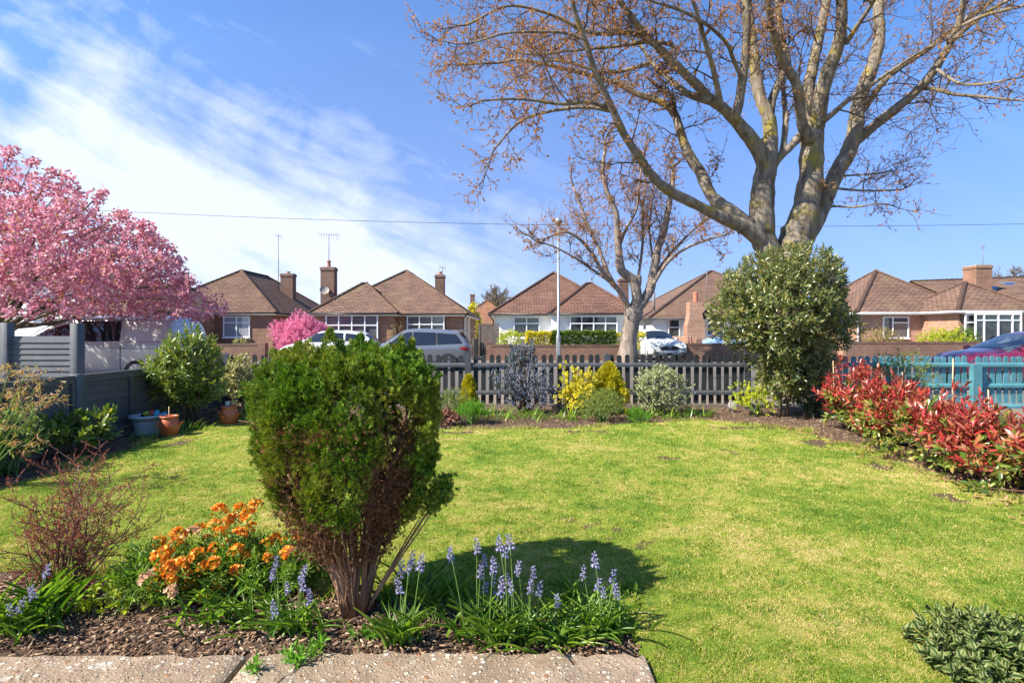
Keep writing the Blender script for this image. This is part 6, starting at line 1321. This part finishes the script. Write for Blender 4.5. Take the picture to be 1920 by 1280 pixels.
LB([(1444,215),(1446,185),(1464,150),(1479,116),(1470,87),(1462,41),(1456,-20)], TB+.2, TB+1.4, [10,9,8,7,6], .2)
LB([(1448,330),(1452,303),(1476,281),(1498,259),(1515,240)], TB, TB+.1, [9,9,9,10,10], 2)
LB([(1466,288),(1470,270),(1474,219),(1468,162),(1462,120)], TB, TB+1, [7,7,6,5,4], .3)
LB([(1520,262),(1510,245),(1504,234),(1498,187),(1495,156),(1473,125),(1457,87),(1445,50),(1440,19),(1438,-20)], TB, TB-1.5, [13,11,10,9,8,7], .25)
LB([(1522,250),(1514,203),(1517,156),(1529,103),(1540,53),(1552,-10)], TB+.2, TB+.6, [14,13,12,11,10,9], .3)
LB([(1524,255),(1534,231),(1539,175),(1557,125),(1576,75),(1578,31),(1578,-20)], TB+.2, TB-.8, [18,17,16,14,12,11], .3)
LB([(1586,82),(1600,60),(1614,40),(1636,6),(1650,-20)], TB-.5, TB-1.5, [6,5,4], .2)
LB([(1532,237),(1570,206),(1601,178),(1640,155),(1679,128),(1720,100),(1760,80)], TB, TB-2, [7,6,4,3,2], .2)
LB([(1495,475),(1513,444),(1531,413),(1547,378),(1563,334),(1584,300),(1598,266),(1605,231),(1608,194),(1620,162),(1636,125),(1651,72),(1645,25),(1650,-20)], TB, TB+1.0, [22,19,17,17,18,17,16,15,14,12,12,12], .5)
LB([(1600,268),(1612,260),(1648,228),(1689,197),(1729,162),(1757,125),(1782,81),(1801,41),(1808,-10)], TB+.6, TB-.8, [12,11,10,10,9,8,7,6], .2)
LB([(1612,215),(1632,187),(1657,150),(1689,125),(1729,100),(1764,72),(1801,45),(1851,10),(1880,-15)], TB+.8, TB-.4, [7,7,6,6,5,5], .2)
LB([(1782,81),(1810,55),(1838,31),(1880,6),(1920,-15)], TB-.5, TB-1.6, [5,5,4,3], .1)
LB([(1801,50),(1835,33),(1870,22),(1925,10)], TB-.8, TB-2, [5,4,3], .1)
LB([(1729,165),(1760,168),(1789,178),(1836,180),(1880,186),(1930,190)], TB, TB-1.5, [5,4,3,2], .1)
LB([(1757,130),(1784,150),(1807,159),(1840,159),(1890,150)], TB-.3, TB-1.3, [4,3,2], .1)
LB([(1560,352),(1600,357),(1640,358),(1690,356)], TB+.3, TB+1, [3,2.5,2], .25)
LB([(1540,395),(1560,385),(1600,390),(1640,382)], TB+.3, TB-.5, [3,2.5,2], .25)
LB([(1580,330),(1610,328),(1650,326),(1672,318)], TB+.6, TB+1.5, [2.5,2,1.5], .25)
LB([(1239,94),(1215,76),(1189,59),(1150,63),(1120,64),(1089,56),(1039,28),(970,9),(936,14),(900,35),(876,47)], TB-.9, TB-1.8, [6,5,4,3,2.5], .1)
LB([(1262,84),(1217,76),(1164,87),(1101,92),(1057,97),(1000,105),(960,95)], TB-.9, TB-.2, [5,4,3,2], .1)
LB([(1148,203),(1120,195),(1101,190),(1051,197),(995,187),(950,185),(900,190)], TB-1.6, TB-2.4, [5,4,3,2], .1)
LB([(1143,208),(1115,202),(1086,200),(1026,209),(982,222),(955,245),(926,281)], TB-1.6, TB-1, [5,4,3,2], .1)
LB([(1332,190),(1289,178),(1257,150),(1217,116),(1207,90),(1180,70)], TB-.8, TB+.5, [9,8,6,4,3], .2)
LB([(1217,118),(1170,134),(1129,137),(1080,120),(1030,110),(980,140)], TB, TB+.8, [5,4,3,2], .1)
LB([(1350,192),(1342,150),(1336,125),(1320,72),(1307,25),(1292,-20)], TB-.8, TB-2, [7,6,5,4], .2)
LB([(1390,148),(1372,105),(1364,81),(1332,50),(1279,19),(1226,4)], TB-.8, TB-2.4, [5,4,4,3], .2)
LB([(1098,75),(1060,60),(1010,60),(950,60),(890,80)], TB-2.3, TB-2.6, [4,3,2], .05)
gen_tree('maple_tree', 'large bare spreading street tree with orange flower tufts behind the round evergreen', 'tree', (atx(1474,TB), TB, 0), limbs, M['twig'], M['bark'], LM['mapleflower'], 5, lv=3, tl=1.4, gap=.36, tr=.02, clus=.037, ck=9, up=.3, twr=.0045, tipfrac=.62,
    keep=lambda p, d: p[0]/p[1] > -.085 and not (p[2] < 3.6 and p[0] < 6.5 and p[0] > 4.4))
# pollarded street tree over the road
RS = 1.0; limbs = []; TB2 = 23.5
LB([(1175,712),(1176,690),(1179,640),(1183,605),(1190,580)], TB2, TB2, [25,20,15,15,17], 2)
LB([(1187,585),(1196,560),(1192,540),(1186,522),(1168,512),(1161,498),(1159,459),(1157,426),(1156,397),(1142,371),(1135,349),(1129,316),(1134,285)], TB2, TB2-.5, [10,9,8,6,5,4,3], .45)
LB([(1193,552),(1197,532),(1197,516)], TB2, TB2, [6,6,5.5], 2)
LB([(1190,585),(1208,562),(1217,548),(1222,530),(1226,505),(1232,470),(1243,440),(1247,428),(1253,393),(1259,360),(1264,325)], TB2, TB2+.5, [10,9,8,7,6,5,3.5], .4)
LB([(1185,590),(1172,560),(1150,530),(1133,516),(1111,476),(1089,448),(1062,432),(1040,440)], TB2, TB2-1.5, [5,4,3.5,3,2], .3)
LB([(1182,585),(1163,548),(1140,515),(1125,470),(1105,430),(1090,390),(1075,350)], TB2, TB2+1, [4,3.5,3,2], .3)
LB([(1170,560),(1145,528),(1110,505),(1070,478),(1035,460),(1005,452)], TB2, TB2-1, [3,2.5,2,1.5], .3)
LB([(1220,540),(1238,510),(1255,485),(1290,462),(1330,448),(1360,440)], TB2, TB2-1, [4,3,2.5,2], .25)
LB([(1222,540),(1236,500),(1262,470),(1300,430),(1335,405)], TB2, TB2+1, [3,2.5,2], .25)
LB([(1192,545),(1200,500),(1206,450),(1204,400),(1210,340)], TB2, TB2+.6, [3,2.5,2], .2)
LB([(1159,470),(1172,430),(1195,395),(1198,350),(1205,300)], TB2, TB2-.8, [3,2.5,2], .2)
LB([(1226,510),(1222,470),(1216,430),(1222,380)], TB2+.2, TB2+1, [2.5,2,1.5], .2)
gen_tree('pollarded_tree', 'smaller pollarded street tree with a knobbly forked trunk beside the white car', 'tree', (atx(1175,TB2), TB2, 0), limbs, M['twig'], M['bark2'], LM['mapleflower'], 9, lv=3, tl=1.7, gap=.5, tr=.02, clus=.07, ck=6, up=.8, twr=.007, tipfrac=.38)
# distant bare trees
def far_tree(label, x, y, h, w, seed, n=16, name='bare_tree'):
    ls = []; r = np.random.default_rng(seed); ls.append(([(x,y,0),(x,y,h*.2),(x+.1,y,h*.38)], [h*.04,h*.032,h*.028], 2))
    for i in range(n):
        a = r.random()*6.28; s = r.uniform(.1, 1.); ex = np.array([x+math.cos(a)*w/2*s*.75, y+math.sin(a)*w/2*s*.75, h*(.82-.35*s*s)]); m = np.array([x+math.cos(a)*w*.12*s, y+math.sin(a)*w*.12*s, h*.52]); ls.append(([(x,y,h*.3), m, ex], [h*.017,h*.011,h*.004], .3))
    gen_tree(name, label, 'tree', (x,y,0), ls, M['twig'], M['bark2'], leafmat('pale buds', [(.3,.25,.18),(.2,.16,.12)], .1, .8), seed, lv=3, tl=w*.24, gap=w*.09, tr=.05, clus=.09, ck=2, up=.4, twr=.03, tipfrac=.5, group='distant bare trees')
far_tree('distant round-crowned bare tree between the two middle bungalows', atx(932,85), 85, 9.3, 7.6, 3, 18)
far_tree('distant bare tree behind the roof at the far right edge', atx(1895,60), 60, 8.6, 9, 4, 16)
# ---- pink cherry
b = np.array([-12.6, 12.9, 0.]); e = empty('cherry_tree', tuple(b), 'cherry tree full of pink blossom above the van on the left', 'tree'); CC = np.array([-12.9, 12.6, 2.0]); CR = np.array([5.55, 3.2, 3.35])
n = 9000; u = sph(n); u = u[(u[:,2] > -.12)]; n = len(u); r = lumps(u, 77, .055, 10)*(.30+.70*RG.random(n)**.38); P = CC+u*r[:,None]*CR
xr = (P[:,0]-CC[0])/CR[0]; P[:,2] = CC[2]+(P[:,2]-CC[2])*(1-.30*np.clip(xr, 0, 1)); P = P[P[:,2] > 1.72+.16*np.sin(P[:,0]*2.1)+.1*np.sin(P[:,0]*5.3+P[:,1]*3)]; gx_ = np.sin(P[:,0]*3.1+P[:,2]*2.3)+np.sin(P[:,1]*2.7-P[:,2]*3.9)+np.sin(P[:,0]*1.3-P[:,1]*4.1); P = P[gx_ > -1.4]; P = P[P[:,0] < -7.0]
# stray sprigs beyond the outline
sg = []; spaths = []
for px, py in ((20,283),(100,322),(128,335),(142,350),(188,362),(180,372),(228,398),(232,410),(268,420),(270,440),(290,452),(355,528),(345,530),(320,490),(350,555),(362,582),(10,295),(60,305)):
    q = at(px, py, 12.2); d0 = unit(CC-q); 
    for j in range(5): sg.append(q+RG.normal(size=3)*.06)
    spaths.append((np.array([q, q+d0*.4+[0,0,-.05], q+d0*1.2]), [.008,.012,.02], 4))
P = np.concatenate([P, np.array(sg)]); n = len(P); print('cherry clusters', n)
idx = np.repeat(np.arange(n), 17); v = sph(len(idx)); cs = (.075+.05*RG.random(n))[idx]; O = P[idx]+v*cs[:,None]*.55
scatter('blossom', T_PETAL, O, unit(v+.7*RG.normal(size=v.shape)), v, .05+.02*RG.random(len(idx)), .055, LM['pink'], e, loc=b)
k = RG.random(n) < .5; idx = np.repeat(np.arange(n)[k], 4); v = sph(len(idx)); scatter('leaves', T_OVAL, P[idx]+v*.09, v, None, .075, .032, LM['bronzeleaf'], e, loc=b)
TR = b+[0,0,1.3]; paths = [(np.array([b, b+[.05,0,.7], TR]), [.2,.16,.15], 10)]+spaths
for i in range(34):
    q = P[RG.integers(n)]*.9+CC*.1; t = np.linspace(0, 1, 8)[:,None]; m = TR+(q-TR)*t+np.array([0,0,.7])*(t*(1-t)); m[1:-1] += .06*RG.normal(size=(6,3)); paths.append((m, np.linspace(.07,.008,8)*RG.uniform(.5,1), 6))
    for j in range(4): p0 = m[RG.integers(3,7)]; d = unit(RG.normal(size=3)); paths.append((np.array([p0, p0+d*.3+[0,0,.05], p0+d*.6]), [.012,.008,.004], 4))
tubes('trunk', paths, M['bark'], e, loc=b)
